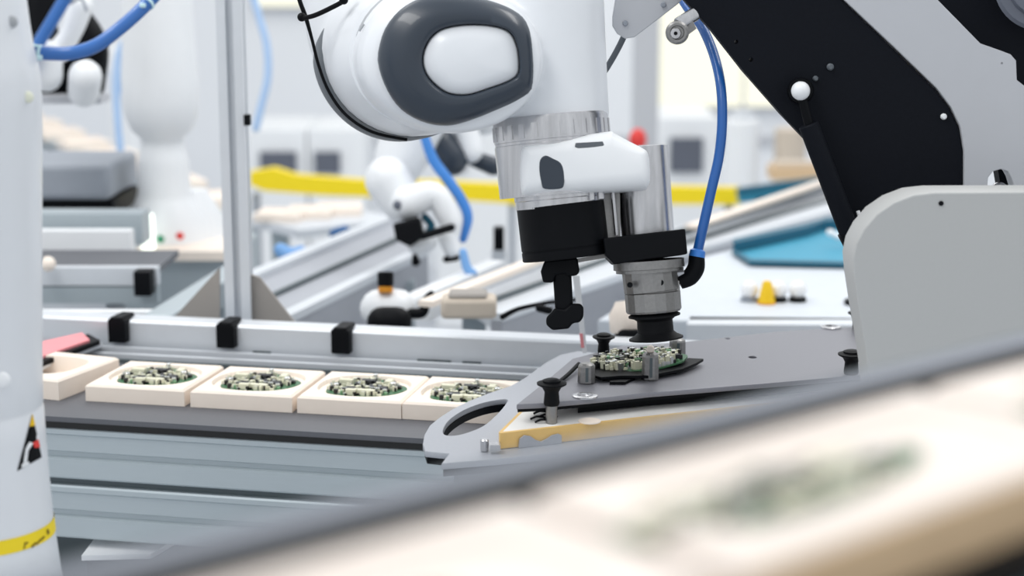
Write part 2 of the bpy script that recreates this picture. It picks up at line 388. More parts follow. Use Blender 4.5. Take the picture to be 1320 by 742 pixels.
# ---- post with gussets behind the rail
py_ = (C1 @ Vector((cl(300, 420, ZB + .04).x, bR + .09, 0))).y
post = empty('aluminium_post', V(300, 424, py_), 'tall square aluminium post rising behind the row of filled trays', 'post')
x0, x1 = V(284, 200, py_).x, V(317, 200, py_).x; wv = x1 - x0; xc = (x0 + x1) / 2
sl = [(-.5, -.5), (-.14, -.5), (-.14, -.36), (-.22, -.30), (-.1, -.18), (.1, -.18), (.22, -.30), (.14, -.36), (.14, -.5), (.5, -.5)]
ringp = []
for k in range(4):
    R_ = Matrix.Rotation(k * PI / 2, 2)
    ringp += [R_ @ Vector(p) for p in sl[:-1]]
obj('profile', MB().prism([(xc + p.x * wv, py_ + wv / 2 + p.y * wv, 0.0) for p in ringp], (0, 0, 2.0)), 'alulight', post)
GM = VF(300, 415, py_ + wv / 2)
obj('gusset_plate', MB().prism([GM @ Vector((*onp(x, y, GM), 0)) for x, y in ((216, 418), (283, 345), (283, 418))], (0, .006, 0)), 'taupe', post)
obj('gusset_plate', MB().prism([GM @ Vector((*onp(x, y, GM), 0)) for x, y in ((318, 418), (318, 352), (335, 358), (382, 418))], (0, .006, 0)), 'taupe', post)
obj('cable_clip', pbox(314, 148, 322, 162, py_ - .006, .012), 'black', post, bevel=.001)

# ================================================================ fixture table: slotted nose plate, wooden-yellow tray, dark plate, feet
ZN = 0.990; NT = 0.006
NM = HF(600, 560, ZN)
nose = empty('fixture_table', G(800, 560, ZN) * 1 - Vector((0, 0, ZN)), 'light grey slotted plate with rounded nose overlapping the last tray', 'fixture')
ol = smoothpoly(pxpoly(NM, [(553, 590), (547, 575), (556, 548), (580, 528), (615, 512), (655, 500)]), 5)[:-8]
ol = [Vector(p) for p in pxpoly(NM, [(548, 581), (545, 572), (547, 560), (554, 548), (566, 538), (583, 527), (603, 517), (628, 507), (658, 497), (676, 487), (702, 468), (722, 457), (745, 452), (800, 458), (930, 462), (1130, 470), (1085, 562), (720, 583), (640, 591), (569, 597), (579, 584), (566, 583)])]
hole = smoothpoly(pxpoly(NM, [(571, 556), (578, 542), (598, 528), (625, 518), (652, 514), (652, 520), (640, 534), (622, 549), (596, 559), (578, 561)]), 4)
flat('nose_plate', NM, [[(p.x, p.y) for p in ol], [(p.x, p.y) for p in hole]], NT, 'noseplate', nose, bev=0.0008)
um = MB(); hp = [NM @ Vector((p[0], p[1], 0)) for p in ol]
cen = sum(hp, Vector()) / len(hp)
cq = (sum(p[0] for p in ol) / len(ol), sum(p[1] for p in ol) / len(ol)); ch_ = (sum(p.x for p in hole) / len(hole), sum(p.y for p in hole) / len(hole))
flat('under_plate', frame(NM.translation - Vector((0, 0, NT + .0002)), (1, 0, 0), (0, 1, 0), (0, 0, 1)), [scaled2([tuple(p) for p in ol], .985, cq), scaled2([tuple(p) for p in hole], .97, ch_)], .007, 'black', nose)
bm_ = MB(); bm_.box((.20, 1.60, 0.485), (.22, .05, .965)); obj('pedestal', bm_, 'alu', nose)
obj('apron_shade', MB().prism([G(585, 596, ZN - .014), G(1085, 572, ZN - .014), G(1085, 562, ZN - .014), G(596, 590, ZN - .014)], (0, 0, -.03)), 'aludark', nose)  # dark grey stands in for the shadow beneath the nose plate
k = MB(); c = G(630, 583, ZN); k.cyl(c + Vector((-.004, .004, 0)), c + Vector((-.004, .004, .012)), .004, 16, .001); k.box((c.x + .006, c.y, .996), (.010, .012, .006)); obj('locating_pin', k, 'metal', nose, label='small shiny locating pin')

# wooden-yellow tray
ZT = ZN + 0.016
yt = empty('long_tray', G(850, 550, ZN), 'long tray with yellow side and white top lying under the dark plate', 'tray')
f0, f1 = G(645, 558, ZT), G(1120, 506, ZT); fd = (f1 - f0).normalized(); fn = Vector((-fd.y, fd.x, 0))
obj('tray_side', MB().prism([f0, f1, f1 + fn * .004, f0 + fn * .004], (0, 0, -.0154)), 'traywood', yt)
obj('tray_side', MB().prism([f0 + fn * .004, f0 + fn * .004 + fd * .004, G(686, 514, ZT) + fd * .004, G(686, 514, ZT)], (0, 0, -.0154)), 'traywood', yt)
obj('tray_bed', MB().prism([f0 + fn * .004 + fd * .004, f1 + fn * .004, f1 + fn * .16, G(686, 514, ZT) + fd * .004], (0, 0, -.014)), 'traytop', yt)
c = G(760, 543, ZT); obj('disc', MB().cyl(c, c + Vector((0, 0, .001)), .011, 30), 'foam', yt)
# wavy grey clip in front of the tray
CM = frame(f0 - fn * .003, fd, (0, 0, 1), -fn)
wave = [(669, 577), (670, 566), (676, 561), (684, 562), (691, 567), (698, 569), (706, 565), (712, 561), (720, 559), (724, 561), (724, 577)]
wp = [onp(x, y, CM) for x, y in wave]; zf = ZN + 0.0003 - f0.z
wp[0] = (wp[0][0], zf); wp[-1] = (wp[-1][0], zf)
flat('spring_clip', CM, [wp], .0018, 'noseplate', None, 'grey wavy sheet clip standing against the yellow tray side', 'clip')
# tiny wire comb
for i, (x, y) in enumerate([(684, 541), (690, 545), (695, 538), (688, 534)]):
    c = G(x, y, ZT); obj('wire_pin', MB().tube([c + Vector((0, 0, .001)), c + Vector((.006, -.002, .004)), c + Vector((.013, .001, .0025)), c + Vector((.018, -.001, .001))], .0011, 8), 'black', yt)

# dark plate
ZP = CAM_H - 0.425; PT = 0.005
PM = HF(850, 480, ZP)
dp = empty('carrier_plate', G(850, 500, ZP), 'dark grey carrier plate holding the upright circuit board fixture', 'plate')
out = pxpoly(PM, [(666, 521), (700, 519.5), (760, 514), (840, 505.5), (985, 494), (1112, 483), (1160, 479), (1150, 418), (1115, 420), (1000, 427), (931, 435), (884, 440), (800, 446), (738, 462), (700, 494)])
holes = [circ(*onp(970, 460, PM), .0045, 12, .006), circ(*onp(938, 436, PM), .003, 12)]
flat('plate', PM, [out] + holes, PT, 'plate', dp, bev=0.0006)
for x, y, r in ((754, 511, .0125), (1071, 422, .012)):
    c = G(x, y, ZP); pr = MB().lathe(c, c + Vector((0, 0, .0018)), [(0, r * .55), (0, r), (.8, r), (1, r * .94), (1, r * .6), (.2, r * .55)], 32)
    obj('washer', pr, 'metal', dp)
obj('plate_rim', MB().prism([G(x, y, ZP - .0008) + Vector((0, o_, 0)) for x, y, o_ in ((667, 521, -.0012), (700, 519.5, -.0012), (760, 514, -.0012), (840, 505.5, -.0012), (985, 494, -.0012), (1112, 483, -.0012), (1112, 483, .0), (985, 494, .0), (840, 505.5, 0), (760, 514, .0), (700, 519.5, .0), (667, 521, .0))], (0, 0, -.0075)), 'black', dp)
obj('under_shade', MB().prism([G(x, y, ZP - PT - .0004) for x, y in ((745, 516), (840, 506.5), (985, 495), (1105, 484), (1105, 440), (985, 450), (790, 470))], (0, 0, -.0125)), 'black', dp)  # black block added as the shadow between plate and yellow tray

def foot(name, c, zb, scale, label, rod=None, group='black rubber buffers on the carrier plate'):
    t = empty(name, Vector((c.x, c.y, zb)), label, 'rubber buffer', group)
    z0 = c.z
    h = .0215 * scale; A = Vector((c.x, c.y, z0)); B = A + Vector((0, 0, h))
    obj('body', MB().lathe(A, B, [(0, .0062 * scale), (.1, .007 * scale), (.55, .0062 * scale), (.75, .0085 * scale), (.86, .0128 * scale), (.92, .013 * scale), (.96, .0095 * scale)], 28), 'rubber', t)
    obj('cap', MB().lathe(A + Vector((0, 0, h * .95)), B + Vector((0, 0, .002)), [(0, .008 * scale), (.6, .008 * scale), (1, .005 * scale)], 24), 'black', t)
    if rod: obj('rod', MB().cyl(Vector((c.x, c.y, zb)), A + Vector((0, 0, .001)), .0056, 24, .0006), 'metalrough', t)
    return t
c = G(711, 545, ZT); foot('rubber_buffer', Vector((c.x, c.y, ZT + .018)), ZT, 1.12, 'black rubber buffer on a silver rod in front of the carrier plate edge', True)
c = G(778, 455, ZP); foot('rubber_buffer', c, ZP, .95, 'black rubber buffer standing behind the circuit board, left end')
c = G(1097, 482, ZP); foot('rubber_buffer', c, ZP, 1.1, 'black rubber buffer at the front edge of the carrier plate beside the grey housing')
c = G(1106, 423, ZP); foot('rubber_buffer', c, ZP, .95, 'black rubber buffer at the back corner of the carrier plate beside the grey housing')

# circuit board on clamps
pb = make_board('circuit_board', .050, 5, 620, 'populated circuit board held by steel pins under the suction cup', 'circuit board', hs_=1.75)
pc_ = G(820, 468, ZP + .0066); pb.location = pc_; pb.rotation_euler = (math.radians(2), math.radians(-3.5), .2); pb.scale = (1.08, .68, 1.0)
cr = empty('board_cradle', G(820, 480, ZP), 'flat black cradle under the populated circuit board', 'cradle')
obj('cradle_plate', MB().prism([G(x, y, ZP + .0062) for x, y in ((757, 481), (775, 486), (800, 484), (836, 484), (880, 475), (897, 468), (907, 462), (888, 461), (860, 466), (800, 468), (765, 474))], (0, 0, -.003)), 'black', cr, bevel=.0005)
obj('cradle_foot', MB().prism([G(x, y, ZP + .003) for x, y in ((786, 492), (806, 492), (818, 486), (790, 482))], (0, 0, -.003)), 'black', cr)
obj('cradle_foot', MB().prism([G(x, y, ZP + .003) for x, y in ((850, 480), (872, 478), (880, 470), (850, 470))], (0, 0, -.003)), 'black', cr)
for x, yb, h, r, lab, bulb in ((756, 493, .0205, .0098, 'short steel pin at the left end of the populated circuit board', 0), (838, 489, .0290, .0095, 'steel pin with a cream tip before the middle of the circuit board', 1), (873, 462, .0225, .0098, 'steel pin behind the right end of the populated circuit board', 0)):
    c = G(x, yb, ZP); t = empty('clamp_pin', c, lab, 'pin', 'steel pins around the populated board')
    obj('pin_body', MB().lathe(c, c + Vector((0, 0, h)), [(0, r * .85), (.06, r * .95), (.85, r * .9), (.93, r * .8), (1, r * .55)], 10), 'metalrough', t, angle=20)
    obj('slot_insert', MB().box((c.x, c.y - r * .9, c.z + h * .5), (.003, .002, h * .7)), 'aludark', t)
    if bulb: obj('tip', MB().ball(c + Vector((0, 0, h + .0028)), .0042), 'foam', t, label='cream tip')
c = G(738, 484, ZP); obj('cable_stub', MB().tube([G(722, 494, ZP) + Vector((0, 0, .0025)), G(733, 486, ZP) + Vector((0, 0, .0035)), G(746, 476, ZP) + Vector((0, 0, .006))], .0022, 10), 'black', None, 'short black cable lying left of the short steel pin', 'cable')

# ================================================================ robot arm (main)
D0 = 1.70
S0 = FPX / D0
def m_(px, d=D0): return px * d / FPX
rb = empty('robot_arm', P(710, 250, D0), 'white robot arm with dark oval joint cover and black gripper above the circuit board', 'robot arm')
# wrist body: side drum + leg, merged and smoothed
COV = [(487, 80), (490, 55), (498, 34), (514, 14), (536, 0), (562, -6), (592, -6), (625, -1), (655, 9), (676, 24), (686, 45), (690, 75), (690, 100), (686, 118), (668, 131), (640, 143), (610, 154), (577, 162), (545, 157), (516, 140), (497, 112)]
INN = [(545, 78), (548, 62), (557, 47), (572, 37), (600, 32), (632, 33), (655, 40), (665, 55), (669, 75), (668, 95), (655, 105), (630, 114), (603, 122), (578, 120), (560, 108), (549, 94)]
def ringpx(cx, cy, rx, ry, d, n=48, lean=0.0):
    return [P(cx + rx * math.cos(2 * PI * i / n), cy + ry * math.sin(2 * PI * i / n), d + lean * math.cos(2 * PI * i / n)) for i in range(n)]
def bandpx(cx, cy, rx, ry, d, n=96):
    out = []
    for i in range(n):
        t = 2 * PI * i / n; s_ = math.sin(t); k = 1 - .10 * min(1, max(0, (-s_ + .15) / .5)); out.append(P(cx + rx * k * math.cos(t), cy + ry * k * s_, d))
    return out
wrist = MB()
wrist.loft([ringpx(592, 80, 92, 70, 1.612), ringpx(590, 80, 108, 88, 1.616), ringpx(584, 78, 117, 94, 1.628), ringpx(578, 76, 119, 96, 1.65), ringpx(566, 73, 113, 97, 1.70), ringpx(560, 72, 105, 92, 1.74)])
wrist.loft([[P(cx + r * math.cos(2 * PI * i / 40), y + r * .08 * math.sin(2 * PI * i / 40), 1.70 + m_(r * .92) * -math.sin(2 * PI * i / 40)) for i in range(40)]
            for cx, y, r in ((700, -190, 62), (700, -120, 68), (702, -60, 72), (705, 0, 74), (707, 50, 74), (709, 100, 74), (710, 135, 75), (711, 152, 75), (711, 158, 72))])
wr = obj('wrist_housing', wrist, 'white', rb, angle=180)
rm = wr.modifiers.new('merge', 'REMESH'); rm.mode = 'VOXEL'; rm.voxel_size = 0.0028; rm.use_smooth_shade = True
sm = wr.modifiers.new('soft', 'SMOOTH'); sm.iterations = 12; sm.factor = 0.6
# joint drum with groove
dr = MB(); dr.loft([ringpx(580, 77, 107, 92, 1.645), ringpx(572, 73, 112, 97, 1.66), ringpx(570, 72, 112.5, 98, 1.672), ringpx(567, 71, 108, 95, 1.674), ringpx(563, 70, 107, 95, 1.69),
                    ringpx(561, 70, 111, 99, 1.692), ringpx(552, 68, 115, 104, 1.72), ringpx(540, 65, 117, 110, 1.76), ringpx(530, 62, 115, 114, 1.80)])
obj('joint_drum', dr, 'white', rb, angle=30)
obj('joint_groove', MB().loft([ringpx(567.5, 71.2, 108.5, 95.4, 1.673), ringpx(563, 70, 107.8, 95.6, 1.691)]), 'seam', rb, label='pale grey groove ring')
# rear gasket band and forearm going up and back
obj('gasket_band', MB().loft([bandpx(531, 62, 116, 114.5, 1.795), bandpx(522, 63, 117, 118, 1.81), bandpx(515, 64, 113, 118.5, 1.835), bandpx(512, 64, 110, 115, 1.85)]), 'band', rb, label='dark grey rubber gasket band', angle=60)
fa = MB(); fa.loft([ringpx(522, 58, 104, 104, 1.80), ringpx(512, 50, 109, 108, 1.86), ringpx(505, 40, 108, 104, 1.92), ringpx(500, 20, 96, 92, 1.97), ringpx(498, 10, 60, 60, 2.0)])
fa.tube([P(506, 40, 1.88), P(500, 0, 1.88), P(492, -60, 1.89), P(486, -140, 1.90), P(482, -260, 1.92)], [m_(109, 1.9)] * 3 + [m_(105, 1.9)] * 2, 40, dome=True)
fo = obj('forearm', fa, 'white', rb, angle=180)
rm = fo.modifiers.new('merge', 'REMESH'); rm.mode = 'VOXEL'; rm.voxel_size = 0.004; rm.use_smooth_shade = True
sm = fo.modifiers.new('soft', 'SMOOTH'); sm.iterations = 10; sm.factor = 0.6
obj('sensor_mark', MB().tube([P(463, 40, 1.655), P(469, 31, 1.655)], .0012, 8), 'seam', rb)
# dark oval cover with white inset
def scaled(pts, k, c=None):
    c = c or (sum(p[0] for p in pts) / len(pts), sum(p[1] for p in pts) / len(pts)); return [(c[0] + (p[0] - c[0]) * k, c[1] + (p[1] - c[1]) * k) for p in pts]
def mix(a, b, t): return [Vector(p) * (1 - t) + Vector(q) * t for p, q in zip(a, b)]
def resample(pts, n, c):                                       # by angle about c
    s = smoothpoly(pts, 12); out = []
    for i in range(n):
        t = 2 * PI * i / n; best = None
        for j in range(len(s)):
            p, q = s[j] - Vector(c), s[(j + 1) % len(s)] - Vector(c); d = Vector((math.cos(t), math.sin(t)))
            den = d.x * (q - p).y - d.y * (q - p).x
            if abs(den) < 1e-9: continue
            u = (p.x * (q - p).y - p.y * (q - p).x) / den; vv = (p.x * d.y - p.y * d.x) / den
            if u > 0 and -1e-6 <= vv <= 1 + 1e-6: best = u
        out.append(Vector(c) + Vector((math.cos(t), math.sin(t))) * (best or 50))
    return out
cc_ = (607, 78); RO, RI = resample(COV, 72, cc_), resample(INN, 72, cc_)
def covd(p): return (p[0] - 590) * 0.00012                     # the cover plane turns slightly away on the right
def lift(pts, d): return [P(p[0], p[1], d + covd(p)) for p in pts]
obj('joint_cover', MB().loft([lift(RO, 1.632), lift(RO, 1.612), lift(mix(RO, RI, .06), 1.605), lift(mix(RO, RI, .25), 1.597), lift(mix(RO, RI, .55), 1.592), lift(mix(RO, RI, .85), 1.5905), lift(mix(RO, RI, .97), 1.593), lift(mix(RO, RI, 1.0), 1.602)], cap=False), 'darkring', rb, label='dark grey oval joint cover ring', angle=60)
RC = resample(INN, 72, cc_); ctr = [Vector(cc_)] * 72
obj('cover_inset', MB().loft([lift(mix(RC, ctr, .0), 1.606), lift(mix(RC, ctr, .012), 1.597), lift(mix(RC, ctr, .05), 1.594), lift(mix(RC, ctr, .4), 1.590), lift(mix(RC, ctr, .9), 1.589), lift(mix(RC, ctr, .99), 1.589)]), 'white', rb, label='white rounded inset panel of the joint cover', angle=60)

# tool stack, rolled about 6.5 degrees
def ax(xa, ya, xb, yb, d=D0, tilt=.05):                         # axis endpoints, the lower end a little deeper
    L = math.hypot(xb - xa, yb - ya) * d / FPX
    return P(xa, ya, d), P(xb, yb, d + L * tilt)
A, B = ax(709, 150, 718, 250)
fr = m_(75)
obj('flange_ring', MB().lathe(A, B, [(0, fr * .98), (.04, fr), (.30, fr), (.305, fr * .985), (.34, fr * .985), (.345, fr), (1, fr * .99)], 64), 'metal', rb, label='brushed steel flange ring', angle=25)
pt = MB()
for i in range(26):
    t = 2 * PI * i / 26; z = (B - A).normalized(); x = z.orthogonal().normalized(); y = z.cross(x)
    dv = x * math.cos(t) + y * math.sin(t); c = A + (B - A) * .18 + dv * (fr - .0008)
    Mx = frame(c, dv.cross(z), z, dv); pt.box((0, 0, 0), (.006, .014, .003), Mx)
obj('flange_teeth', pt, 'metal', rb, kind='stuff')
A2, B2 = ax(720, 244, 722, 266)
obj('adapter_ring', MB().lathe(A2, B2, [(0, m_(58)), (.5, m_(58)), (.55, m_(57)), (1, m_(57))], 48), 'metal', rb, label='steel adapter ring')
for x in (747, 762, 774):
    c = P(x, 252 - (x - 747) * .11, D0 - m_(48)); obj('bolt', MB().cyl(P(x, 246 - (x - 747) * .1, D0 - m_(42)), P(x + 1, 259 - (x - 747) * .1, D0 - m_(42)), .0035, 12), 'black' if x == 747 else 'metal', rb)
A3, B3 = ax(722, 262, 730, 332)
rB = m_(56.5)
obj('gripper_motor', MB().lathe(A3, B3, [(0, rB - .001), (.02, rB), (.80, rB), (.805, rB * .985), (.83, rB * .985), (.835, rB), (.98, rB), (1, rB - .001)], 64), 'black', rb, label='thick black gripper cylinder')
# hand guide housing
HM = frame(P(750, 210, D0 - .045), (math.cos(math.radians(6)), 0, math.sin(math.radians(6))), (-math.sin(math.radians(6)) , -.05, math.cos(math.radians(6))), (0, -1, -.05))
HM = frame(P(750, 210, D0 - .050), *(lambda x, y: (x, y, x.cross(y)))(*(lambda x, z: (x, z.cross(x)))(*(lambda z: ((Vector((math.cos(math.radians(6)), 0, math.sin(math.radians(6)))) - z * z.x * math.cos(math.radians(6)) ).normalized(), z))(-ray(660, 371).normalized()))))
hpoly = [(671, 200), (673, 190), (680, 185), (735, 177), (784, 169), (792, 171), (812, 182), (831, 192), (836, 199), (838, 215), (838, 232), (835, 240), (826, 243), (760, 247), (700, 251), (677, 252), (672, 247), (670, 225)]
hp2 = pxpoly(HM, hpoly); hm = MB(); hn = HM.col[2].xyz
ctr2 = Vector((sum(p[0] for p in hp2) / len(hp2), sum(p[1] for p in hp2) / len(hp2)))
def hring(k, z, sy=1.0): return [HM @ Vector((ctr2.x + (p[0] - ctr2.x) * k, ctr2.y + (p[1] - ctr2.y) * k * sy, z)) for p in [tuple(q) for q in smoothpoly(hp2, 3)]]
hm.loft([hring(.86, .012, .55), hring(.93, .0105, .75), hring(.975, .006, .9), hring(1.0, -.004), hring(1.0, -.085), hring(.96, -.094, .9), hring(.9, -.097, .8)])
hg = obj('hand_guide', hm, 'white2', rb, label='white hand guide housing', angle=50)
BM = frame(HM @ Vector((0, 0, .0125)), HM.col[0].xyz, HM.col[1].xyz, HM.col[2].xyz)
bpoly = smoothpoly(pxpoly(BM, [(703, 200), (713, 204), (723, 210), (727, 222), (727, 238), (721, 243), (702, 243), (698, 236), (695, 220), (696, 206)]), 3)
flat('guide_button', BM, [[tuple(p) for p in bpoly]], .006, 'darkring', hg, bev=.001)
sp_ = pxpoly(BM, [(742, 184), (777, 182), (779, 187), (776, 190), (745, 191), (741, 189)]); flat('slot_cover', frame(BM.translation - hn * .0008, BM.col[0].xyz, BM.col[1].xyz, hn), [sp_], .010, 'band', hg, bev=.0005)
# second cylinder, bracket plate, rod
A4, B4 = ax(827, 188, 835, 304, D0 + .012)
r4 = m_(34.5)
obj('pneumatic_cylinder', MB().lathe(A4, B4, [(0, r4 * .9), (.01, r4), (1, r4)], 48), 'metal', rb, label='polished steel cylinder')
k = MB(); cA = P(785, 246, D0 + .01); cB = P(791, 305, D0 + .012)
obj('side_plate', bar(P(781, 245, D0 + .01), P(787, 305, D0 + .012), .01, .0001) if False else MB().prism([P(775, 244, D0), P(799, 242, D0), P(800, 305, D0), P(778, 308, D0)], ray(660, 371) * .02), 'metalrough', rb)
obj('guide_rod', MB().cyl(P(789, 240, D0 - .008), P(795, 303, D0 - .006), .0022, 14), 'metal', rb)
obj('lower_bar', MB().prism([P(744, 333, D0 - .01), P(786, 326, D0 - .01), P(787, 331, D0 - .01), P(745, 338, D0 - .01)], ray(660, 371) * .03), 'metalrough', rb)
MBm = HM.copy()
def hbox(pts, dz0, dz1, name, m, parent=rb, bev=0.0015, label=None):
    Mq = frame(P(790, 300, D0) , HM.col[0].xyz, HM.col[1].xyz, hn); q = pxpoly(Mq, pts)
    return obj(name, MB().prism([Mq @ Vector((a, b, dz0)) for a, b in q], hn * (dz1 - dz0)), m, parent, label, bevel=bev)
hbox([(776, 308), (880, 296), (883, 328), (790, 341), (779, 330)], -.032, .032, 'mount_block', 'black', label='black mounting block')
A5, B5 = ax(836, 335, 837, 350, D0); obj('collar_ring', MB().lathe(A5, B5, [(0, m_(46)), (.7, m_(46)), (.75, m_(43)), (1, m_(43))], 40), 'metalrough', rb, angle=25)
A6, B6 = ax(837, 344, 841, 378, D0); vb = obj('vacuum_body', MB().lathe(A6, B6, [(0, m_(35)), (.1, m_(35)), (.12, m_(36)), (.9, m_(36)), (.92, m_(34)), (1, m_(34))], 16), 'metalrough', rb, label='rough steel vacuum body', angle=15)
A7, B7 = ax(841, 376, 843, 402, D0); obj('vacuum_ring', MB().lathe(A7, B7, [(0, m_(34)), (.04, m_(36)), (.9, m_(36)), (1, m_(34))], 16), 'metalrough', rb, angle=15)
for x, y in ((852, 364), (812, 367)):
    c = P(x, y, D0 - m_(33)); obj('port_hole', MB().cyl(c, c + ray(x, y) * .004, .0028, 14), 'black', vb)
k = MB(); k.prism([P(868, 362, D0 - .01), P(876, 361, D0 - .01), P(878, 397, D0 - .01), P(870, 399, D0 - .01)], ray(660, 371) * .02); obj('side_clip', k, 'metalrough', rb, bevel=.001)
A8, B8 = ax(843, 400, 846, 438, D0, .09)
obj('suction_cup', MB().lathe(A8, B8, [(0, m_(22)), (.03, m_(26)), (.14, m_(33.5)), (.19, m_(33.5)), (.24, m_(27)), (.32, m_(23)), (.72, m_(23.5)), (.82, m_(28)), (.91, m_(35)), (.96, m_(35)), (1, m_(26))], 48), 'rubber', rb, label='black rubber bellows suction cup', angle=45)
# elbow fitting
obj('elbow_fitting', MB().tube([P(898, 329, D0), P(897, 345, D0), P(889, 357, D0), P(876, 364, D0)], [m_(10), m_(11.5), m_(11.5), m_(9)], 18), 'black', rb)
obj('elbow_nut', MB().cyl(P(868, 352, D0), P(881, 351, D0), m_(8), 6), 'metal', rb)
# black gripper finger
hbox([(702, 336), (744, 332), (747, 350), (743, 355), (733, 356), (728, 352), (716, 354), (713, 364), (700, 364), (697, 350), (699, 344)], -.012, .014, 'finger_mount', 'black', bev=.002)
hbox([(712, 345), (736, 343), (739, 400), (716, 404)], -.010, .010, 'gripper_finger', 'black', bev=.003, label='black gripper finger')
hbox([(709, 404), (716, 396), (728, 398), (735, 391), (748, 391), (752, 395), (752, 408), (747, 415), (738, 416), (733, 423), (712, 425), (704, 418), (704, 409)], -.014, .014, 'finger_tip', 'black', bev=.004)

# ---- cables and hoses at the robot
h1 = empty('air_hose', P(898, 325, D0), 'blue air hose looping from the suction tool up to the roller', 'hose')
hd = D0
obj('hose', MB().tube([P(898, 330, hd), P(905, 298, hd), P(917, 245, hd), P(927, 200, hd), P(931, 155, hd), P(929, 110, hd + .01), (P(920, 70, hd + .03)), P(905, 35, hd + .05), P(888, 12, hd + .07), P(872, -12, hd + .09), P(850, -40, hd + .1)], m_(6.6), 16, 8), 'blue', h1)
obj('collar', MB().lathe(P(900, 321, hd), P(898, 332, hd), [(0, m_(7)), (.2, m_(10)), (.9, m_(10.5)), (1, m_(8))], 20), 'bluecollar', h1, label='bright blue collar')
bk = empty('control_cable', P(390, 20, 1.78), 'black cable strapped along the left edge of the robot forearm', 'cable')
obj('cable', MB().tube([P(380, -25, 1.76), P(386, 0, 1.76), P(394, 22, 1.765), P(402, 50, 1.775), P(411, 85, 1.785), P(424, 118, 1.79), P(446, 148, 1.79), P(480, 170, 1.79), P(525, 180, 1.79)], [m_(3)] * 3 + [m_(2.2)] * 6, 10), 'black', bk)
obj('cable', MB().tube([P(388, 24, 1.745), P(405, 20, 1.735), P(425, 11, 1.725), P(443, 1, 1.72), P(452, -10, 1.715)], m_(3.3), 10), 'black', bk)
obj('cable_tie', MB().ball(P(389, 22, 1.745), m_(6)), 'black', bk); obj('cable_tie', MB().ball(P(443, 0, 1.715), m_(6)), 'black', bk)

# ================================================================ linkage on the right
LK = 1.70
LM = VF(1000, 100, LK)
ln = empty('linkage_machine', V(1200, 400, LK), 'large black link arm with light grey cover plates and gas strut at upper right', 'machine')
black_poly = [(870, -14), (905, -60), (1040, -60), (1085, 0), (1150, 62), (1205, 115), (1224, 140), (1236, 165), (1241, 195), (1241, 250), (1240, 400), (1130, 400), (1104, 325), (1070, 235), (1050, 192), (1010, 150), (960, 93), (920, 42)]
flat('link_arm', LM, [pxpoly(LM, black_poly)] + [circ(*onp(x, y, LM), m_(2.5), 12) for x, y in ((949, 54), (968, 77))], .03, 'blackmatte', ln, bev=.0008)
LM2 = VF(1000, 100, LK - .004)
grey_poly = [(1082, -6), (1040, -60), (1150, -60), (1209, 0), (1264, 56), (1284, 63), (1303, 70), (1310, 78), (1311, 103), (1325, 114), (1380, 170), (1380, 420), (1238, 420), (1243, 250), (1243, 195), (1238, 163), (1226, 138), (1207, 113), (1152, 60)]
slot = [(1283, 300), (1273, 240), (1274, 229), (1280, 221), (1290, 218), (1299, 221), (1304, 230), (1325, 300)]
flat('cover_plate', LM2, [pxpoly(LM2, grey_poly), pxpoly(LM2, slot)], .022, 'panel', ln, label='light grey cover plate', bev=.001)
LM3 = VF(1000, 100, LK + .04)
flat('rear_link', LM3, [pxpoly(LM3, [(1190, -60), (1460, -60), (1460, 300), (1300, 300), (1270, 120), (1230, 60)])], .02, 'blackmatte', ln, label='black rear link')
obj('hub_disc', MB().lathe(V(1345, -22, LK + .015), V(1345, -22, LK - .02), [(0, m_(60)), (.7, m_(60)), (.8, m_(55)), (.8, m_(44)), (1, m_(40))], 48), 'darkscreen', ln)
obj('pin_end', MB().ball(V(1288, 245, LK + .005), m_(11)), 'metal', ln)
for x, y, r, m in ((1051, 101, 3.5, 'band'), (1070, 86, 4.5, 'band'), (1216, 150, 4, 'white2'), (1290, 81, 2.5, 'seam')):
    c = V(x, y, LK); obj('screw', MB().lathe(c, c + Vector((0, -.004, 0)), [(0, m_(r)), (.6, m_(r)), (1, m_(r) * .6)], 16), m, ln)
gs = obj('gas_strut', MB().cyl(V(1042, 160, LK - .02), V(1098, 308, LK - .02), m_(13), 28, .001), 'blackmatte', ln, label='black gas strut')
obj('strut_rod', MB().cyl(V(1033, 122, LK - .02), V(1044, 165, LK - .02), m_(6), 18), 'black', gs)
obj('strut_end', MB().lathe(V(1094, 298, LK - .02), V(1104, 322, LK - .02), [(0, m_(15)), (1, m_(13))], 24), 'black', gs)
obj('ball_joint', MB().ball(V(1032, 117, LK - .026), m_(12)), 'white2', gs, label='white ball stud')
obj('ball_socket', MB().lathe(V(1032, 117, LK - .002), V(1032, 117, LK - .018), [(0, m_(17)), (1, m_(15))], 28), 'black', gs)
obj('clip', MB().tube([V(1106, 272, LK - .012), V(1110, 284, LK - .016), V(1113, 293, LK - .012)], m_(2.6), 10), 'white2', gs)
# grey housing
BX = 1.54
BMx = VF(1200, 350, BX)
bp = [(1440, 247), (1205, 248), (1178, 251), (1152, 261), (1130, 276), (1113, 296), (1103, 315), (1099, 335), (1101, 360), (1107, 400), (1114, 440), (1120, 480), (1124, 520), (1440, 520)]
q = pxpoly(BMx, bp); hs = empty('grey_housing', V(1240, 520, BX), 'plain light grey machine housing with rounded upper corner at right', 'housing')
flat('front_cover', BMx, [q], .05, 'box', hs, bev=.0015)
qh = BMx @ Vector((*onp(1213, 262, BMx), 0)); obj('screw', MB().cyl(qh + Vector((0, -.0008, 0)), qh + Vector((0, .002, 0)), m_(3), 14), 'black', hs)
xl = V(1150, 500, BX).x; obj('base', MB().box((xl + .18, BX + .04, .5), (.36, .055, 1.0)), 'box', hs)
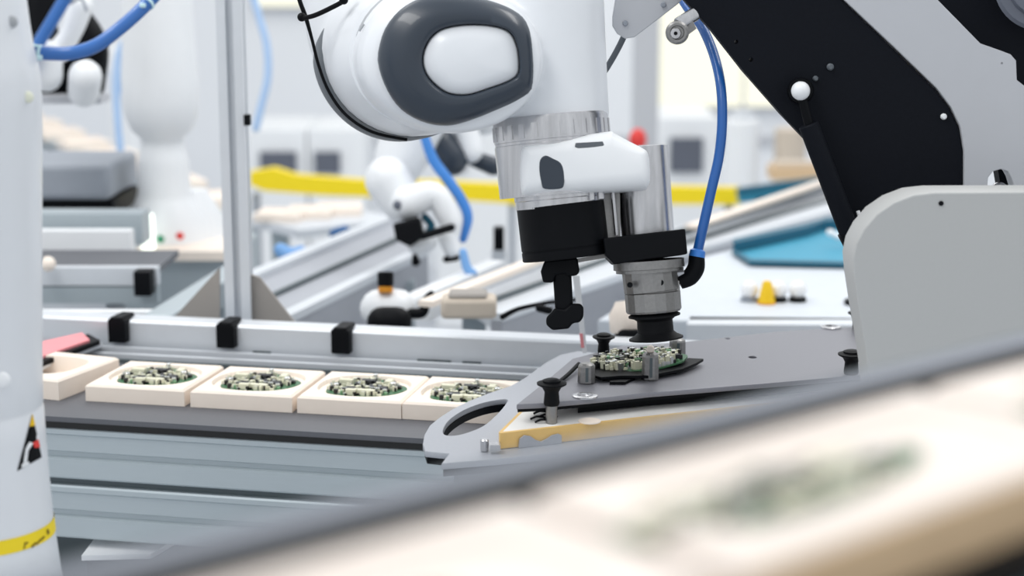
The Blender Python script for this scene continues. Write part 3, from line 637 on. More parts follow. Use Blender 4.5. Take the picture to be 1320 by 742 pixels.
# bracket, small cable, roller
TM = VF(830, 20, 1.74)
tb = empty('hinge_bracket', V(830, 40, 1.74), 'small light grey hinge bracket left of the steel roller at top', 'bracket')
flat('bracket_plate', TM, [pxpoly(TM, [(800, -40), (790, 22), (790, 34), (796, 44), (806, 50), (818, 48), (826, 42), (873, 6), (890, -10), (900, -40)])], .012, 'panel', tb, bev=.001)
for x, y in ((806, 30), (855, 6)):
    c = V(x, y, 1.74); obj('screw', MB().lathe(c, c + Vector((0, -.003, 0)), [(0, m_(3.6)), (.6, m_(3.6)), (1, m_(2.5))], 14), 'dimgrey', tb)
obj('power_cable', MB().tube([V(812, 30, 1.765), V(800, 56, 1.765), V(788, 78, 1.765), V(776, 96, 1.765), V(760, 110, 1.79), V(735, 118, 1.84)], m_(4.2), 12), 'band', None, 'thick dark grey cable running behind the wrist from the hinge bracket', 'cable')
rl = empty('guide_roller', V(873, 42, 1.66), 'small steel guide roller beside the blue hose at top', 'roller')
RY = 1.665
obj('roller_ring', MB().lathe(V(873, 42, RY + .022), V(873, 42, RY), [(0, m_(14)), (.15, m_(15)), (.9, m_(14.5)), (1, m_(12)), (1, m_(9)), (.9, m_(8))], 36), 'metalrough', rl)
obj('roller_hub', MB().lathe(V(871, 43, RY + .01), V(871, 43, RY - .003), [(0, m_(7)), (.9, m_(7)), (1, m_(6))], 24), 'metal', rl)
obj('hub_bolt', MB().cyl(V(871, 43, RY - .002), V(871, 43, RY - .004), m_(2.6), 6), 'black', rl)
obj('roller_bar', MB().cyl(V(874, 32, RY + .012), V(896, 18, RY + .022), m_(9), 24, .001), 'metal', rl)
obj('roller_arm', MB().prism([V(880, 50, RY + .012), V(898, 37, RY + .012), V(892, 25, RY + .012), V(874, 36, RY + .012)], (0, .01, 0)), 'metalrough', rl)

# ================================================================ white robot column at left
CY = 1.40
ed = [(-60, 18), (0, 31), (30, 35), (60, 40), (85, 46), (105, 49.5), (140, 51), (300, 51), (480, 52), (521, 53), (524, 52), (527, 53.5), (560, 56), (620, 61), (680, 67), (742, 76), (800, 88), (860, 100)]
cxw = V(-48, 300, CY).x
prof = []
for y, e in ed:
    p = V(e, y, CY); prof.append((p.z, p.x - cxw))
# the seam is a real shallow groove; silhouettes of the lathe are nearly those radii
prof.sort(); zb0 = prof[0][0]; prof = [(0.0, prof[0][1] + .03), (0.25, prof[0][1] + .03), (zb0 - .08, prof[0][1] + .02)] + prof if zb0 > .4 else prof
ztop = prof[-1][0]
def colr(z):
    for (z0, r0), (z1, r1) in zip(prof, prof[1:]):
        if z0 <= z <= z1: return r0 + (r1 - r0) * (z - z0) / (z1 - z0)
    return prof[-1][1]
rc = empty('robot_column', (cxw, CY, 0), 'smooth white robot column with warning triangle and yellow tape at left', 'robot arm')
obj('column_body', MB().lathe((cxw, CY, 0), (cxw, CY, ztop), [(z / ztop, r) for z, r in prof], 96), 'white', rc, angle=60)
def oncol(px, py, off=.0006):
    r = ray(px, py); best = None
    t = (CY - .25) / r.y
    for i in range(600):
        p = CAM + r * t; R_ = colr(p.z) + off
        if math.hypot(p.x - cxw, p.y - CY) <= R_: return p
        t += .0005
    # graze: closest approach pushed on the surface
    bt = min((math.hypot((CAM + r * u).x - cxw, (CAM + r * u).y - CY), u) for u in [(CY - .25) / r.y + k * .0005 for k in range(600)])[1]
    p = CAM + r * bt; d = Vector((p.x - cxw, p.y - CY, 0)).normalized() * (colr(p.z) + off); return Vector((cxw + d.x, CY + d.y, p.z))
def colpatch(name, pts, m, off, parent, label=None, n=8):
    """triangle or quad wrapped on the column, corner pixels given"""
    mb = MB(); g = []
    if len(pts) == 3: pts = [pts[0], pts[0], pts[1], pts[2]]
    a, b, c, d = [Vector(p) for p in pts]
    for i in range(n + 1):
        l, r_ = a.lerp(d, i / n), b.lerp(c, i / n); g.append([oncol(*l.lerp(r_, j / n), off) for j in range(n + 1)])
    vs = [p for r_ in g for p in r_]; fs = [(i * (n + 1) + j, i * (n + 1) + j + 1, (i + 1) * (n + 1) + j + 1, (i + 1) * (n + 1) + j) for i in range(n) for j in range(n)]
    mb.add(vs, fs); return obj(name, mb, m, parent, label, angle=180)
wt = colpatch('warning_triangle', [(42, 533), (54, 589), (22, 607)], 'black', .0006, rc, 'black and yellow warning triangle sticker')
colpatch('triangle_tip', [(42, 533), (45.5, 548), (38, 549.5)], 'amber', .0010, wt)
colpatch('arm_symbol', [(34, 576), (38, 569), (43, 571), (35, 583)], 'white2', .0010, wt)
colpatch('arm_symbol', [(30, 598), (33, 577), (37, 577), (35, 594)], 'white2', .0010, wt)
colpatch('arm_symbol', [(28, 603), (28, 598), (37, 594), (38, 598)], 'white2', .0010, wt)
colpatch('arm_symbol', [(47, 561), (49.5, 560), (51, 572), (48, 573)], 'white2', .0010, wt)
colpatch('hazard_mark', [(42, 570), (50, 566), (52, 576), (45, 577)], 'red', .0012, wt)
# yellow tape: a ring band at constant height, with handwriting
zt = oncol(20, 702).z; th = .0125
tp = MB(); rings = []
for k in range(2):
    z = zt - th / 2 + k * th; rings.append([Vector((cxw + (colr(z) + .0005) * math.cos(2 * PI * i / 96), CY + (colr(z) + .0005) * math.sin(2 * PI * i / 96), z)) for i in range(96)])
tp.loft(rings, cap=False); tape = obj('yellow_tape', tp, 'tape', rc, label='yellow tape band with handwriting')
for pts in ([(30, 708), (32, 698), (33.5, 699), (32, 707)], [(31, 700), (36, 697.5), (36.5, 700), (32, 702)], [(40, 704), (46, 698), (47, 700), (42, 706)], [(46, 701), (52, 694), (53, 696), (48, 702)], [(52, 695), (57, 690), (58, 692), (53, 697)], [(60, 683), (62.5, 681), (64, 687), (61.5, 689)]):
    colpatch('handwriting', pts, 'ink', .0012, tape, n=2)
c = oncol(3, 490); obj('access_plug', MB().ball(c, .007, sc=(1, .35, 1)), 'white2', rc)
c = oncol(15, 28); obj('access_plug', MB().ball(c, .005, sc=(1, .4, 1)), 'seam', rc)
c = oncol(36, 125, .001); obj('indicator_lamp', MB().ball(c, .0048, sc=(1, .4, 1)), 'edgeyellow', rc)
# blue hose tied to the column
h2 = empty('air_hose', P(45, 68, 1.42), 'thick blue hose with white cable ties beside the white robot column', 'hose')
HD = 1.42; mh = lambda p: p * HD / FPX
obj('hose', MB().tube([P(25, 60, HD - .01), P(40, 66, HD), P(65, 69, HD), P(95, 68, HD), (P(125, 58, HD + .01)), P(155, 36, HD + .02), P(180, 14, HD + .03), P(205, -12, HD + .04), P(235, -45, HD + .05)], mh(9), 18, 8), 'bluemid', h2)
def tiering(c, axis, r):
    axis = axis.normalized(); return MB().lathe(c - axis * .0012, c + axis * .0012, [(0, r), (0, r + .0009), (1, r + .0009), (1, r)], 24)
ti = obj('cable_tie', tiering(P(52, 68, HD), P(60, 69, HD) - P(45, 67, HD), mh(9)), 'tie', h2); obj('tie_head', MB().box(tuple(P(51, 74, HD - .006)), (.005, .004, .004)), 'tie', ti, bevel=.001)
obj('cable_tie', tiering(P(190, 4, HD + .034), P(200, -6, HD + .04) - P(182, 12, HD + .03), mh(9)), 'tie', h2)
obj('tie_head', MB().box(tuple(P(184, 7, HD + .026)), (.005, .004, .004)), 'tie', h2, bevel=.001)
obj('tie_strap', MB().tube([P(36, 55, HD - .004), P(44, 58, HD - .006), P(52, 60, HD - .006)], .0012, 8), 'tie', h2)

# ================================================================ foreground conveyor (very near, out of focus)
ZTF = CAM_H - .152; ZF = ZTF - .020
g0, g1 = G(700, 628, ZTF), G(1212, 494, ZTF)
xd = (g1 - g0).normalized(); yd = Vector((-xd.y, xd.x, 0)); C2 = frame(Vector((g0.x, g0.y, ZF)), xd, yd, Zv); LT = (g1 - g0).length; c2i = C2.inverted()
bE = (c2i @ G(700, 601, ZF)).y; bW = (c2i @ G(700, 582, ZF - .004)).y
fc = empty('belt_conveyor', C2 @ Vector((0, -.1, -ZF)), 'blurred near conveyor crossing the lower right corner', 'conveyor')
def seg2(a0, a1, b0, b1, z0, z1): return MB().box(((a0 + a1) / 2, (b0 + b1) / 2, (z0 + z1) / 2), (a1 - a0, b1 - b0, z1 - z0), C2)
DT = -(c2i @ G(1100, 684, ZTF)).y
obj('belt', seg2(-.8, .9, -DT - .012, bE, -.006, 0), 'black', fc, label='black belt')
obj('far_rail', seg2(-.8, .9, bE + .001, bW, -.02, -.004), 'railgrey', fc)
obj('near_rail', seg2(-.8, .9, -DT - .04, -DT - .012, -.03, -.008), 'aludark', fc)
obj('far_lip', seg2(-.8, .9, bW, bW + .003, -.05, -.004), 'aludark', fc)
obj('body', seg2(-.8, .9, -DT - .03, bW - .002, -.06, -.0205), 'alu', fc)
for aa, bb in ((-.45, -.06), (.6, -.06)): obj('leg', seg2(aa - .02, aa + .02, bb - .02, bb + .02, -ZF, -.05), 'alu', fc)
tr2 = empty('tray', (0, 0, 0), 'x', 'tray')
obj('tray_body', traymesh(LT * .955, DT, .020, LT * .80, DT * .74, .0022, sq=3), 'foamdim', tr2)
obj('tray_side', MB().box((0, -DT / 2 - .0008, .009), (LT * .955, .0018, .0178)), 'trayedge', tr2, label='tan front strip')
az = math.atan2(xd.y, xd.x)
fls = ['blurred pale tray in the middle of the near conveyor', 'blurred pale tray leaving the frame on the right of the near conveyor', 'blurred pale tray at the lower left end of the near conveyor']
bls = ['blurred circuit board in the middle tray of the near conveyor', 'blurred circuit board in the tray cut by the right frame edge', 'blurred circuit board in the lower left tray of the near conveyor']
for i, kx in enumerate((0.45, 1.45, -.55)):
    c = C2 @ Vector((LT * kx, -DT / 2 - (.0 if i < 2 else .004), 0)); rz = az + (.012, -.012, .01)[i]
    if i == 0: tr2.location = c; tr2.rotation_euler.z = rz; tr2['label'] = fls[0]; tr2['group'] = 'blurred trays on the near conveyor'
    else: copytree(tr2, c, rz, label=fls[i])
    copytree(brd0, c + Vector((0, 0, .0181)) - xd * LT * .18 - yd * DT * .04, rz, (LT * .70 / .091, DT * .40 / .091, .5), label=bls[i], group='blurred circuit boards on the near conveyor')

# ================================================================ background
def rail(name, p0, p1, z, wd, h, m, label, cat='rail', slots=True, group=None, legs=True):
    A, B = G(*p0, z), G(*p1, z); t = empty(name, Vector((A.x, A.y, 0)), label, cat, group)
    obj('profile', bar(A, B, wd, h), m, t, bevel=.002)
    if slots:
        x = (B - A).normalized(); y = Zv.cross(x)
        obj('slot', bar(A - Zv * (h * .4) - y * (wd / 2), B - Zv * (h * .4) - y * (wd / 2), .003, h * .15), 'aludark', t)
        obj('slot', bar(A - Zv * (h * .4) + y * (wd / 2), B - Zv * (h * .4) + y * (wd / 2), .003, h * .15), 'aludark', t)
    if legs:
        for u in (.12, .88):
            c = A.lerp(B, u); obj('leg', MB().box((c.x, c.y, (z - h) / 2), (.035, .035, z - h)), 'alu', t)
    return t
# left background conveyor (horizontal)
y1 = 2.45; z1 = V(120, 345, y1).z
lc = empty('belt_conveyor', (V(120, 345, y1).x, y1, 0), 'horizontal grey conveyor frame behind the pink panel', 'conveyor')
obj('side_profile', pbox(-40, 345, 203, 368, y1, .02), 'alulight', lc); obj('side_profile', pbox(-40, 370, 203, 391, y1, .02), 'alu', lc)
xa, xb = V(-40, 345, y1).x, V(203, 345, y1).x
obj('belt', MB().box(((xa + xb) / 2, y1 + .09, z1 - .006), (xb - xa, .14, .01)), 'belt', lc)
obj('back_rail', pbox(-40, 298, 168, 326, y1 + .16, .03), 'white2', lc)
obj('inner_rail', MB().box(((xa + xb) / 2 - .03, y1 + .26, z1 + .02), (xb - xa - .08, .06, .05)), 'alu', lc)
for u in (-.25, .2): obj('leg', MB().box(((xa + xb) / 2 + u, y1 + .09, (z1 - .05) / 2), (.04, .04, z1 - .05)), 'alu', lc)
k = obj('clamp', pbox(172, 350, 194, 382, y1 - .03, .03), 'black', lc, bevel=.002)
obj('lower_rail', pbox(-40, 402, 225, 414, y1 - .14, .02), 'white2', lc)
obj('cream_ball', MB().ball(V(62, 340, y1 - .02), .011), 'foam', None, 'small cream ball on the grey conveyor frame near the column', 'ball')
obj('cross_rail', bar(G(204, 405, .97), G(310, 338, .97), .04, .04), 'alu', lc, bevel=.002)
# machine with black gap
cb = empty('machine_cabinet', V(95, 280, 2.9), 'grey box with a black opening behind the left conveyor frame', 'cabinet')
obj('cabinet_top', pbox(-20, 212, 142, 258, 2.9, .22), 'dimgrey', cb, bevel=.01); obj('opening', pbox(-20, 258, 146, 281, 2.92, .2), 'black', cb); obj('cabinet_base', pbox(-20, 281, 132, 330, 2.9, .22, toz=0), 'alulight', cb)
# upper-left dark joints of a further robot
UD = 2.7; mu = lambda p: p * UD / FPX
ur = empty('robot_arm', P(80, 125, UD), 'blurred dark and white robot joints at the upper left behind the blue hose', 'robot arm')
obj('dark_joint', MB().tube([P(52, -20, UD + .05), P(48, 35, UD + .05), P(66, 100, UD + .06)], [mu(26), mu(26), mu(30)], 24, dome=True), 'black', ur)
obj('dark_joint', MB().tube([P(104, 30, UD + .04), P(116, 62, UD + .04), P(108, 108, UD + .06)], [mu(20), mu(24), mu(28)], 24, dome=True), 'black', ur)
obj('link', MB().tube([P(104, 8, UD - .04), P(92, 42, UD - .04), P(76, 66, UD - .03)], [mu(16), mu(13), mu(15)], 20, dome=True), 'white2', ur)
obj('link', MB().tube([P(60, 72, UD - .06), P(60, 98, UD - .05)], [mu(20), mu(20)], 20, dome=True), 'white2', ur)
obj('link', MB().tube([P(110, 98, UD - .06), P(108, 118, UD - .03)], [mu(21), mu(20)], 20, dome=True), 'white2', ur)
obj('ring', MB().tube([P(90, 5, UD - .08), P(104, -2, UD - .08), P(112, 14, UD - .08)], mu(2), 8), 'dimgrey', ur)
obj('blue_tube', MB().tube([P(90, -12, UD - .1), P(70, 22, UD - .1), P(46, 62, UD - .1), P(30, 90, UD - .1)], mu(8), 12), 'bluemid', ur)
obj('foot_block', pbox(28, 124, 130, 134, UD, .06), 'panel', ur)
# sloping conveyor with trays, upper left
za = .88
uc = rail('feed_conveyor', (-60, 116), (302, 276), za, .10, .05, 'alu', 'far conveyor carrying pale trays past the white robot base', 'conveyor')
A, B = G(-60, 116, za), G(302, 276, za); nb = 12
for i in range(nb):
    u = (i + .5) / nb; c = A.lerp(B, u)
    if i == 0: trb = copytree(tray0, c, math.atan2((B - A).y, (B - A).x), (1.25, 1.1, 1.25), label='small pale blurred tray on the far conveyor behind the white robot base', group='pale trays on the far conveyor')
    else: copytree(trb, c, math.atan2((B - A).y, (B - A).x), (1.25, 1.1, 1.25))
# white robot base, left background
ry = 3.0
wb = empty('robot_arm', V(212, 330, ry), 'blurred white robot on flared base left of the aluminium post', 'robot arm')
pr = [(335, 60), (322, 61), (285, 56), (258, 38), (248, 34), (210, 33), (200, 31), (188, 27), (178, 27), (168, 38), (150, 46), (130, 49), (100, 49), (60, 46), (0, 44), (-80, 42)]
zz = [(V(210, y, ry).z, r * ry / FPX) for y, r in pr]; z0, z9 = zz[0][0], zz[-1][0]
obj('base_and_shoulder', MB().lathe((V(210, 200, ry).x, ry, z0), (V(210, 200, ry).x, ry, z9), [((z - z0) / (z9 - z0), r) for z, r in zz], 48), 'white2', wb, angle=60)
obj('foot', MB().lathe((V(240, 300, ry).x, ry + .05, z0), (V(240, 300, ry).x, ry + .05, z0 + .12), [(0, .075), (.4, .072), (1, .03)], 32), 'white2', wb)
obj('status_lamp', pbox(181, 276, 198, 326, ry - .12, .01), 'lampgreen', wb, bevel=.003)
obj('button', MB().ball(V(207, 308, ry - .10), .007), 'green', wb, label='green button'); obj('button', MB().ball(V(232, 304, ry - .10), .007), 'red', wb, label='red button')
obj('mount_plate', pbox(172, 324, 290, 336, ry - .14, .3), 'foam', wb)
obj('pedestal', pbox(160, 336, 300, 344, ry - .12, .3, toz=0), 'alu', wb)
# white fill equipment behind: cabinets along the back
for i, (x0_, y0_, x1_, y1_, Y, lab, sc_) in enumerate([
    (318, 165, 395, 268, 6.4, 'white cabinet with dark screen directly right of the post', (335, 196, 382, 224)),
    (397, 165, 470, 268, 6.4, 'white cabinet with dark screen further right of the post', (405, 196, 438, 224)),
    (848, 150, 925, 262, 6.4, 'white cabinet with dark screen behind the blue loop hose', (864, 178, 906, 222)),
    (140, 60, 175, 262, 6.0, 'narrow white cabinet behind the white robot base', (146, 92, 160, 120)),
    (560, 150, 700, 262, 6.6, 'wide pale cabinet hidden mostly by the robot wrist', (575, 180, 600, 220))]):
    t = empty('wall_cabinet', V((x0_ + x1_) / 2, y1_, Y), lab, 'cabinet')
    obj('cabinet_body', pbox(x0_, y0_, x1_, y1_, Y, .5, toz=0), 'white2', t, bevel=.01)
    obj('screen', pbox(*sc_, Y - .02, .02), 'bluelight' if i == 3 else 'darkscreen', t)
# yellow guard beams
yb = empty('guard_beam', V(640, 262, 4.6), 'long yellow guard beam crossing the far background', 'beam')
def ypoly(pts, Y, m, name): obj(name, MB().prism([V(x, y, Y) for x, y in pts], (0, .05, 0)), m, yb)
ypoly([(322, 222), (352, 217), (380, 226), (480, 234), (480, 254), (420, 252), (340, 246), (322, 238)], 4.6, 'yellow', 'beam_segment')
ypoly([(478, 234), (560, 234), (680, 240), (680, 264), (560, 256), (478, 252)], 4.61, 'yellow', 'beam_segment')
ypoly([(680, 238), (955, 243), (955, 264), (680, 262)], 4.6, 'yellow', 'beam_segment')
for x in (330, 660, 940): obj('beam_leg', pbox(x - 4, 250, x + 4, 330, 4.62, .04, toz=0), 'dimgrey', yb)
# grey column, white column, cylinder, red lamp
t = empty('steel_column', V(835, 190, 5.6), 'pale grey steel column left of the bright window', 'column'); obj('shaft', pbox(818, -60, 850, 200, 5.6, .1, toz=0), 'panel', t)
t = empty('white_column', V(950, 240, 5.4), 'white rounded column behind the blue loop hose and teal panel', 'column'); obj('shaft', MB().cyl((V(955, 200, 5.4).x, 5.4, 0), (V(955, 200, 5.4).x, 5.4, V(955, 152, 5.4).z), .055, 32, .01), 'white2', t)
obj('cap', MB().cyl((V(955, 200, 5.4).x, 5.4, V(955, 152, 5.4).z), (V(955, 200, 5.4).x, 5.4, V(955, 144, 5.4).z), .04, 32, .005), 'alulight', t)
t = empty('grey_canister', V(1018, 215, 5.4), 'grey canister beside the lower edge of the black link arm', 'canister'); obj('body', MB().cyl((V(1018, 200, 5.4).x, 5.4, 0), (V(1018, 200, 5.4).x, 5.4, V(1018, 165, 5.4).z), .05, 24, .005), 'tan', t)
t = empty('signal_lamp', V(822, 190, 4.2), 'small red signal lamp above the white hand guide', 'lamp'); obj('dome', MB().ball(V(822, 180, 4.2), .022, sc=(1, 1, 1.3)), 'red', t)
obj('stem', MB().cyl((V(822, 200, 4.2).x, 4.2, 0), V(822, 190, 4.2), .02, 16), 'white2', t)

# middle diagonal conveyor frames
def dconv(name, L0, L1, R0, R1, z, label, mrail='alulight', mbelt='noseplate', h=.04):
    a, b, c, d = G(*L0, z), G(*L1, z), G(*R0, z), G(*R1, z); t = empty(name, Vector((c.x, c.y, 0)), label, 'conveyor')
    obj('left_rail', bar(a, b, .025, h), mrail, t, bevel=.002); obj('right_rail', bar(c, d, .022, .014), mrail, t, bevel=.002); obj('side_skirt', bar(c - Zv * .0142, d - Zv * .0142, .018, h + .03), 'skirt', t)
    obj('bed', MB().prism([a - Zv * .012, b - Zv * .012, d - Zv * .012, c - Zv * .012], (0, 0, -.015)), mbelt, t)
    mid0, mid1 = a.lerp(c, .5), b.lerp(d, .5); obj('guide_strip', bar(mid0 - Zv * .006, mid1 - Zv * .006, .008, .006), 'aludark', t)
    for u in (.1, .85):
        for s0, s1 in ((a, b), (c, d)):
            q = s0.lerp(s1, u); obj('leg', MB().box((q.x, q.y, (z - h) / 2), (.035, .035, z - h)), 'alu', t)
    return t
dconv('cross_conveyor', (322, 352), (520, 270), (345, 414), (545, 318), .97, 'bright diagonal conveyor frame right of the aluminium post')
XC = dconv('cross_conveyor', (590, 372), (770, 305), (640, 402), (840, 335), .97, 'pale diagonal conveyor frame behind the black gripper finger', mbelt='alulight')
obj('tan_strip', bar(G(548, 388, .99), G(775, 300, .99), .022, .008), 'foam', XC, label='tan strip on the frame')
obj('end_rail', bar(G(540, 378, .972), G(640, 335, .972), .03, .04), 'white2', XC)
# mid background robot
MDY = 2.72; md = lambda p: p * MDY / FPX
mr = empty('robot_arm', P(520, 330, MDY), 'blurred white robot arm with black gripper in mid background', 'robot arm')
def limb(name, pts, m, r, par=mr, dd=0, D=MDY):
    rs = r if isinstance(r, (list, tuple)) else [r] * len(pts)
    return obj(name, MB().tube([P(x, y, D + dd + (e[0] if e else 0)) for x, y, *e in pts], [k * D / FPX for k in rs], 20, dome=True), m, par)
limb('forearm', [(548, 120), (530, 170), (512, 215)], 'white2', [44, 40, 32], dd=.08)
limb('wrist', [(500, 232), (520, 262)], 'white2', [30, 27])
limb('hand', [(525, 262), (560, 252), (578, 280), (580, 292)], 'white2', [22, 17, 14, 12], dd=-.06)
limb('finger', [(536, 316), (552, 312)], 'white2', [11, 11], dd=-.06)
limb('finger', [(576, 305), (582, 322)], 'white2', [12, 10], dd=-.06)
limb('finger_pad', [(575, 334), (588, 332)], 'black', 4.5, dd=-.06)
limb('finger_pad', [(535, 330), (536, 337)], 'black', [3.5, 6], dd=-.05)
obj('gripper_block', MB().prism([P(506, 288, MDY - .1), P(541, 279, MDY - .1), P(546, 304, MDY - .1), (P(528, 318, MDY - .1)), P(510, 309, MDY - .1)], ray(660, 371) * .06), 'black', mr, bevel=.004)
limb('gripper_bar', [(545, 304), (562, 299), (582, 293)], 'black', 5, dd=-.09)
limb('teal_cable', [(548, 280), (556, 290), (553, 298)], 'tealdark', 5, dd=-.05)
limb('dark_joint', [(566, 186), (582, 205)], 'darkring', [24, 23], dd=.1)
limb('shoulder', [(600, 165), (608, 195)], 'white2', [17, 15], dd=.1)
limb('dark_joint', [(612, 205), (636, 214)], 'darkring', [11, 13], dd=.12)
obj('wrist_mark', MB().ball(P(513, 264, MDY - .08), .008), 'darkscreen', mr)
limb('link', [(560, 60), (640, 90), (625, 150)], 'white2', [40, 38, 26], dd=.2)
h3 = empty('air_hose', P(598, 310, 2.9), 'blurred blue hose hanging in a curve right of the background robot', 'hose')
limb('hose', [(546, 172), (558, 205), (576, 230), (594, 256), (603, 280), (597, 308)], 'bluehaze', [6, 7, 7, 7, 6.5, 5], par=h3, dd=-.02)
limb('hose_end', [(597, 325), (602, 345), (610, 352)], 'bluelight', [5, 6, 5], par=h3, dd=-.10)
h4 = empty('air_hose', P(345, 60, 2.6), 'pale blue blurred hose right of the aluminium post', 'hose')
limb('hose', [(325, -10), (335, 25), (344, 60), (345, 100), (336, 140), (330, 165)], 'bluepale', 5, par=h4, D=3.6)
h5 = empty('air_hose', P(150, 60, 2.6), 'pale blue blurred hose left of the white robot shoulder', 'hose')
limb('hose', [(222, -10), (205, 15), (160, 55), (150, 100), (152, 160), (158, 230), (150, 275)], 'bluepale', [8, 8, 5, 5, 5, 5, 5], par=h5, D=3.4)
limb('blue_cloth', [(362, 322), (375, 330), (388, 324)], 'bluelight', [9, 12, 8], par=setp(empty('cleaning_cloth', P(372, 330, 2.9), 'crumpled light blue cloth right of the aluminium post', 'cloth')), D=2.9)
limb('blue_cap', [(430, 301), (445, 296)], 'bluedark', [6, 6], par=empty('blue_cap', P(436, 300, 3.2), 'small dark blue cap on the pale trays', 'cap'), D=3.2)
# white plug with orange band, black dome
q = P(500, 415, 2.4); wd_ = empty('suction_head', q, 'white suction head with orange band and black dome behind the rail', 'suction head')
limb('body', [(490, 398), (512, 398)], 'white2', [26, 26], par=wd_, D=2.40); limb('body_arm', [(520, 395), (545, 385)], 'white2', [14, 10], par=wd_, D=2.42)
limb('dome', [(492, 414), (512, 414)], 'black', [19, 19], par=wd_, D=2.34)
obj('cap', MB().cyl(P(497, 369, 2.38), P(497, 350, 2.38), 10.5 * 2.38 / FPX, 24, .002), 'black', wd_); obj('orange_band', MB().cyl(P(497, 377, 2.38), P(497, 369, 2.38), 9.5 * 2.38 / FPX, 24, .001), 'orange', wd_)
limb('hook', [(530, 404), (545, 402), (550, 385), (556, 378)], 'black', [7, 7, 5, 4], par=wd_, D=2.38)
t = empty('black_clamp', G(643, 345, .97), 'small black clamp standing alone right of the blurred blue hose', 'clamp'); obj('clamp_body', pbox(636, 294, 650, 323, 2.9, .03), 'black', t, bevel=.003); obj('clamp_post', pbox(634, 323, 652, 345, 2.9, .04, toz=0), 'alulight', t)
t = empty('tan_carton', G(600, 412, .95), 'tan grey carton behind the rail below the tan rail', 'carton'); obj('carton', pbox(568, 386, 640, 412, 2.19, .05), 'tan', t, bevel=.006); obj('carton_lid', pbox(578, 379, 628, 386, 2.195, .04), 'taupe', t, bevel=.004)
t = empty('black_cable', G(700, 410, .95), 'dark curved cable behind the black gripper finger', 'cable'); limb('cable', [(648, 408), (668, 398), (700, 391), (722, 388), (742, 386)], 'black', [4, 3, 2.5, 2.5, 2], par=t, D=2.22); limb('plug', [(695, 397), (708, 400)], 'black', 5, par=t, D=2.21)
t = empty('cream_bottle', G(804, 430, .96), 'cream bottle shape with dark base left of the suction cup', 'bottle'); obj('bottle_body', MB().lathe(P(806, 428, 2.15), P(801, 388, 2.15), [(0, .017), (.1, .019), (.6, .018), (.85, .011), (1, .008)], 24), 'foam', t); obj('bottle_base', MB().cyl(P(826, 436, 2.15), P(826, 424, 2.15), .033, 30, .002), 'black', t)
t = empty('thin_strip', G(750, 450, .96), 'thin pale strip hanging behind the black gripper finger', 'strip'); obj('strip_body', MB().prism([P(738, 355, 1.95), P(747, 355, 1.95), P(757, 455, 1.95), P(751, 455, 1.95)], (0, .003, 0)), 'white2', t)
obj('strip_mark', MB().prism([P(747, 430, 1.949), P(751, 430, 1.949), P(753, 448, 1.949), P(749, 448, 1.949)], (0, .004, 0)), 'pink', t)

# right background: table, teal bin, rails, bulbs
rt = empty('work_table', (V(960, 420, 2.5).x, 2.5, 0), 'white work table under the teal bin and small round parts', 'table')
zt_ = .945
obj('table_top', MB().prism([G(770, 412, zt_), G(1190, 412, zt_), G(1190, 284, zt_), G(1075, 284, zt_), G(1000, 306, zt_), G(900, 332, zt_)], (0, 0, -.03)), 'tabletop', rt, bevel=.003)
for p in ((800, 408), (1180, 408), (1180, 335), (930, 335)):
    c = G(*p, zt_); obj('leg', MB().box((c.x, c.y, (zt_ - .03) / 2), (.04, .04, zt_ - .03)), 'alu', rt)
obj('front_rail', MB().prism([G(890, 408, zt_ - .0), G(1125, 410, zt_ - .0), G(1125, 419, zt_), G(885, 418, zt_)], (0, 0, -.035)), 'alulight', rt)
tb_ = empty('teal_bin', G(1020, 340, zt_), 'teal tilted bin on the white table beside the grey housing', 'bin')
zb_ = zt_ + .004
bo = [G(x, y, zb_) for x, y in ((948, 326), (968, 338), (1130, 342), (1130, 290), (1062, 295), (1040, 305))]
obj('bin_floor', MB().prism(bo, (0, 0, -.004)), 'teal', tb_)
obj('bin_wall', MB().prism([G(946, 326, zb_), G(1040, 305, zb_), G(1062, 297, zb_), (G(1062, 293, zb_)), G(1038, 300, zb_), G(944, 321, zb_)], (0, 0, .018)), 'tealdark', tb_)
obj('bin_wall', MB().prism([G(1062, 297, zb_), G(1130, 290, zb_), G(1130, 286, zb_), G(1062, 292, zb_)], (0, 0, .018)), 'tealdark', tb_)
obj('bin_lip', MB().prism([G(968, 338, zb_), G(1130, 342, zb_), G(1130, 345, zb_), G(966, 341, zb_)], (0, 0, .006)), 'tealdark', tb_)
obj('bin_lip', MB().prism([G(948, 326, zb_), G(968, 338, zb_), G(966, 341, zb_), G(944, 327, zb_)], (0, 0, .006)), 'tealdark', tb_)
limb('white_part', [(1070, 300), (1082, 306)], 'white2', [5, 5], par=empty('white_fitting', P(1075, 303, 3.0), 'small white fitting inside the teal bin', 'fitting'), D=2.98)
FC = dconv('far_conveyor', (860, 300), (1080, 232), (850, 330), (1100, 262), .93, 'pale diagonal conveyor frame above the teal bin', mbelt='alulight', h=.05)
obj('dark_strip', bar(G(855, 303, .942), G(1080, 228, .942), .014, .012), 'aludark', FC)
obj('beige_strip', bar(G(890, 290, .95), G(1080, 226, .95), .022, .007), 'foam', FC, label='beige strip')
t2 = empty('teal_screen', G(990, 250, 1.0), 'small teal panel standing right of the yellow guard beam', 'panel')
obj('panel_face', MB().prism([V(x, y, 4.5) for x, y in ((950, 247), (1045, 232), (1060, 238), (985, 258), (953, 262))], (0, .02, 0)), 'teal', t2); obj('panel_rim', MB().prism([V(x, y, 4.48) for x, y in ((950, 243), (1060, 228), (1060, 236), (950, 250))], (0, .02, 0)), 'tealdark', t2)
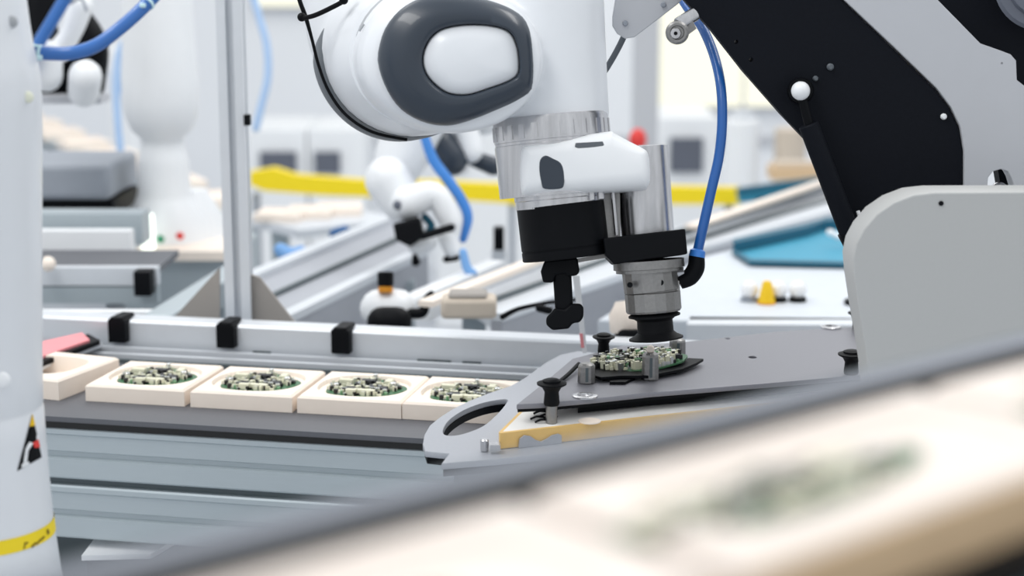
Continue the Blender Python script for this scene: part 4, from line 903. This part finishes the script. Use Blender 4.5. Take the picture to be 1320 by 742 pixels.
obj('panel_leg', pbox(975, 255, 985, 300, 4.5, .03, toz=0), 'alu', t2)
t2 = empty('amber_box', G(1030, 235, 1.0), 'tan amber box beside the black link arm above the teal panel', 'box'); obj('box_body', pbox(995, 216, 1060, 232, 4.8, .1), 'trayedge', t2); obj('box_top', pbox(1000, 210, 1055, 217, 4.82, .08), 'tan', t2); obj('box_stand', pbox(1005, 232, 1050, 260, 4.82, .08, toz=0), 'white2', t2)
for i, (x, y, lab) in enumerate(((966, 373, 'white round knob just left of the yellow cone'), (1003, 373, 'white round knob just right of the yellow cone'), (1028, 375, 'white round knob farthest from the yellow cone'))):
    c = G(x, 388, zt_); t = empty('round_knob', c, lab, 'knob', 'white round knobs on the table')
    obj('ball', MB().ball(c + Vector((0, 0, .018)), .0135), 'bulb', t); obj('stand', MB().cyl(c, c + Vector((0, 0, .006)), .013, 20), 'black' if i else 'dimgrey', t)
c = G(988, 391, zt_); t = empty('yellow_cone', c, 'small yellow cone between white knobs on the table', 'cone'); obj('cone_body', MB().lathe(c, c + Vector((0, 0, .034)), [(0, .013), (.15, .0125), (.9, .007), (1, .005)], 24), 'amber', t); obj('cone_foot', MB().cyl(c, c + Vector((0, 0, .002)), .014, 20), 'orange', t)
c = G(1102, 392, zt_); t = empty('black_puck', c, 'flat black puck on the table edge beside the grey housing', 'puck'); obj('puck_body', MB().cyl(c, c + Vector((0, 0, .007)), .016, 24, .001), 'black', t); obj('puck_top', MB().cyl(c + Vector((0, 0, .007)), c + Vector((0, 0, .009)), .009, 20), 'rubber', t)
# pale trays and scraps right of the post
t = rail('tray_shelf', (345, 286), (475, 272), .90, .25, .02, 'alulight', 'pale shelf with trays right of the post', 'shelf', slots=False)
for i, (x, y, lab) in enumerate(((362, 282, 'blurred pale tray nearest the post on the pale shelf'), (400, 278, 'blurred pale tray in the middle of the pale shelf'), (438, 274, 'blurred pale tray at the right end of the pale shelf'))):
    copytree(tray0, G(x, y, .9004), .1 * i - .1, (.8, .8, .9), label=lab, group='trays on the pale shelf')
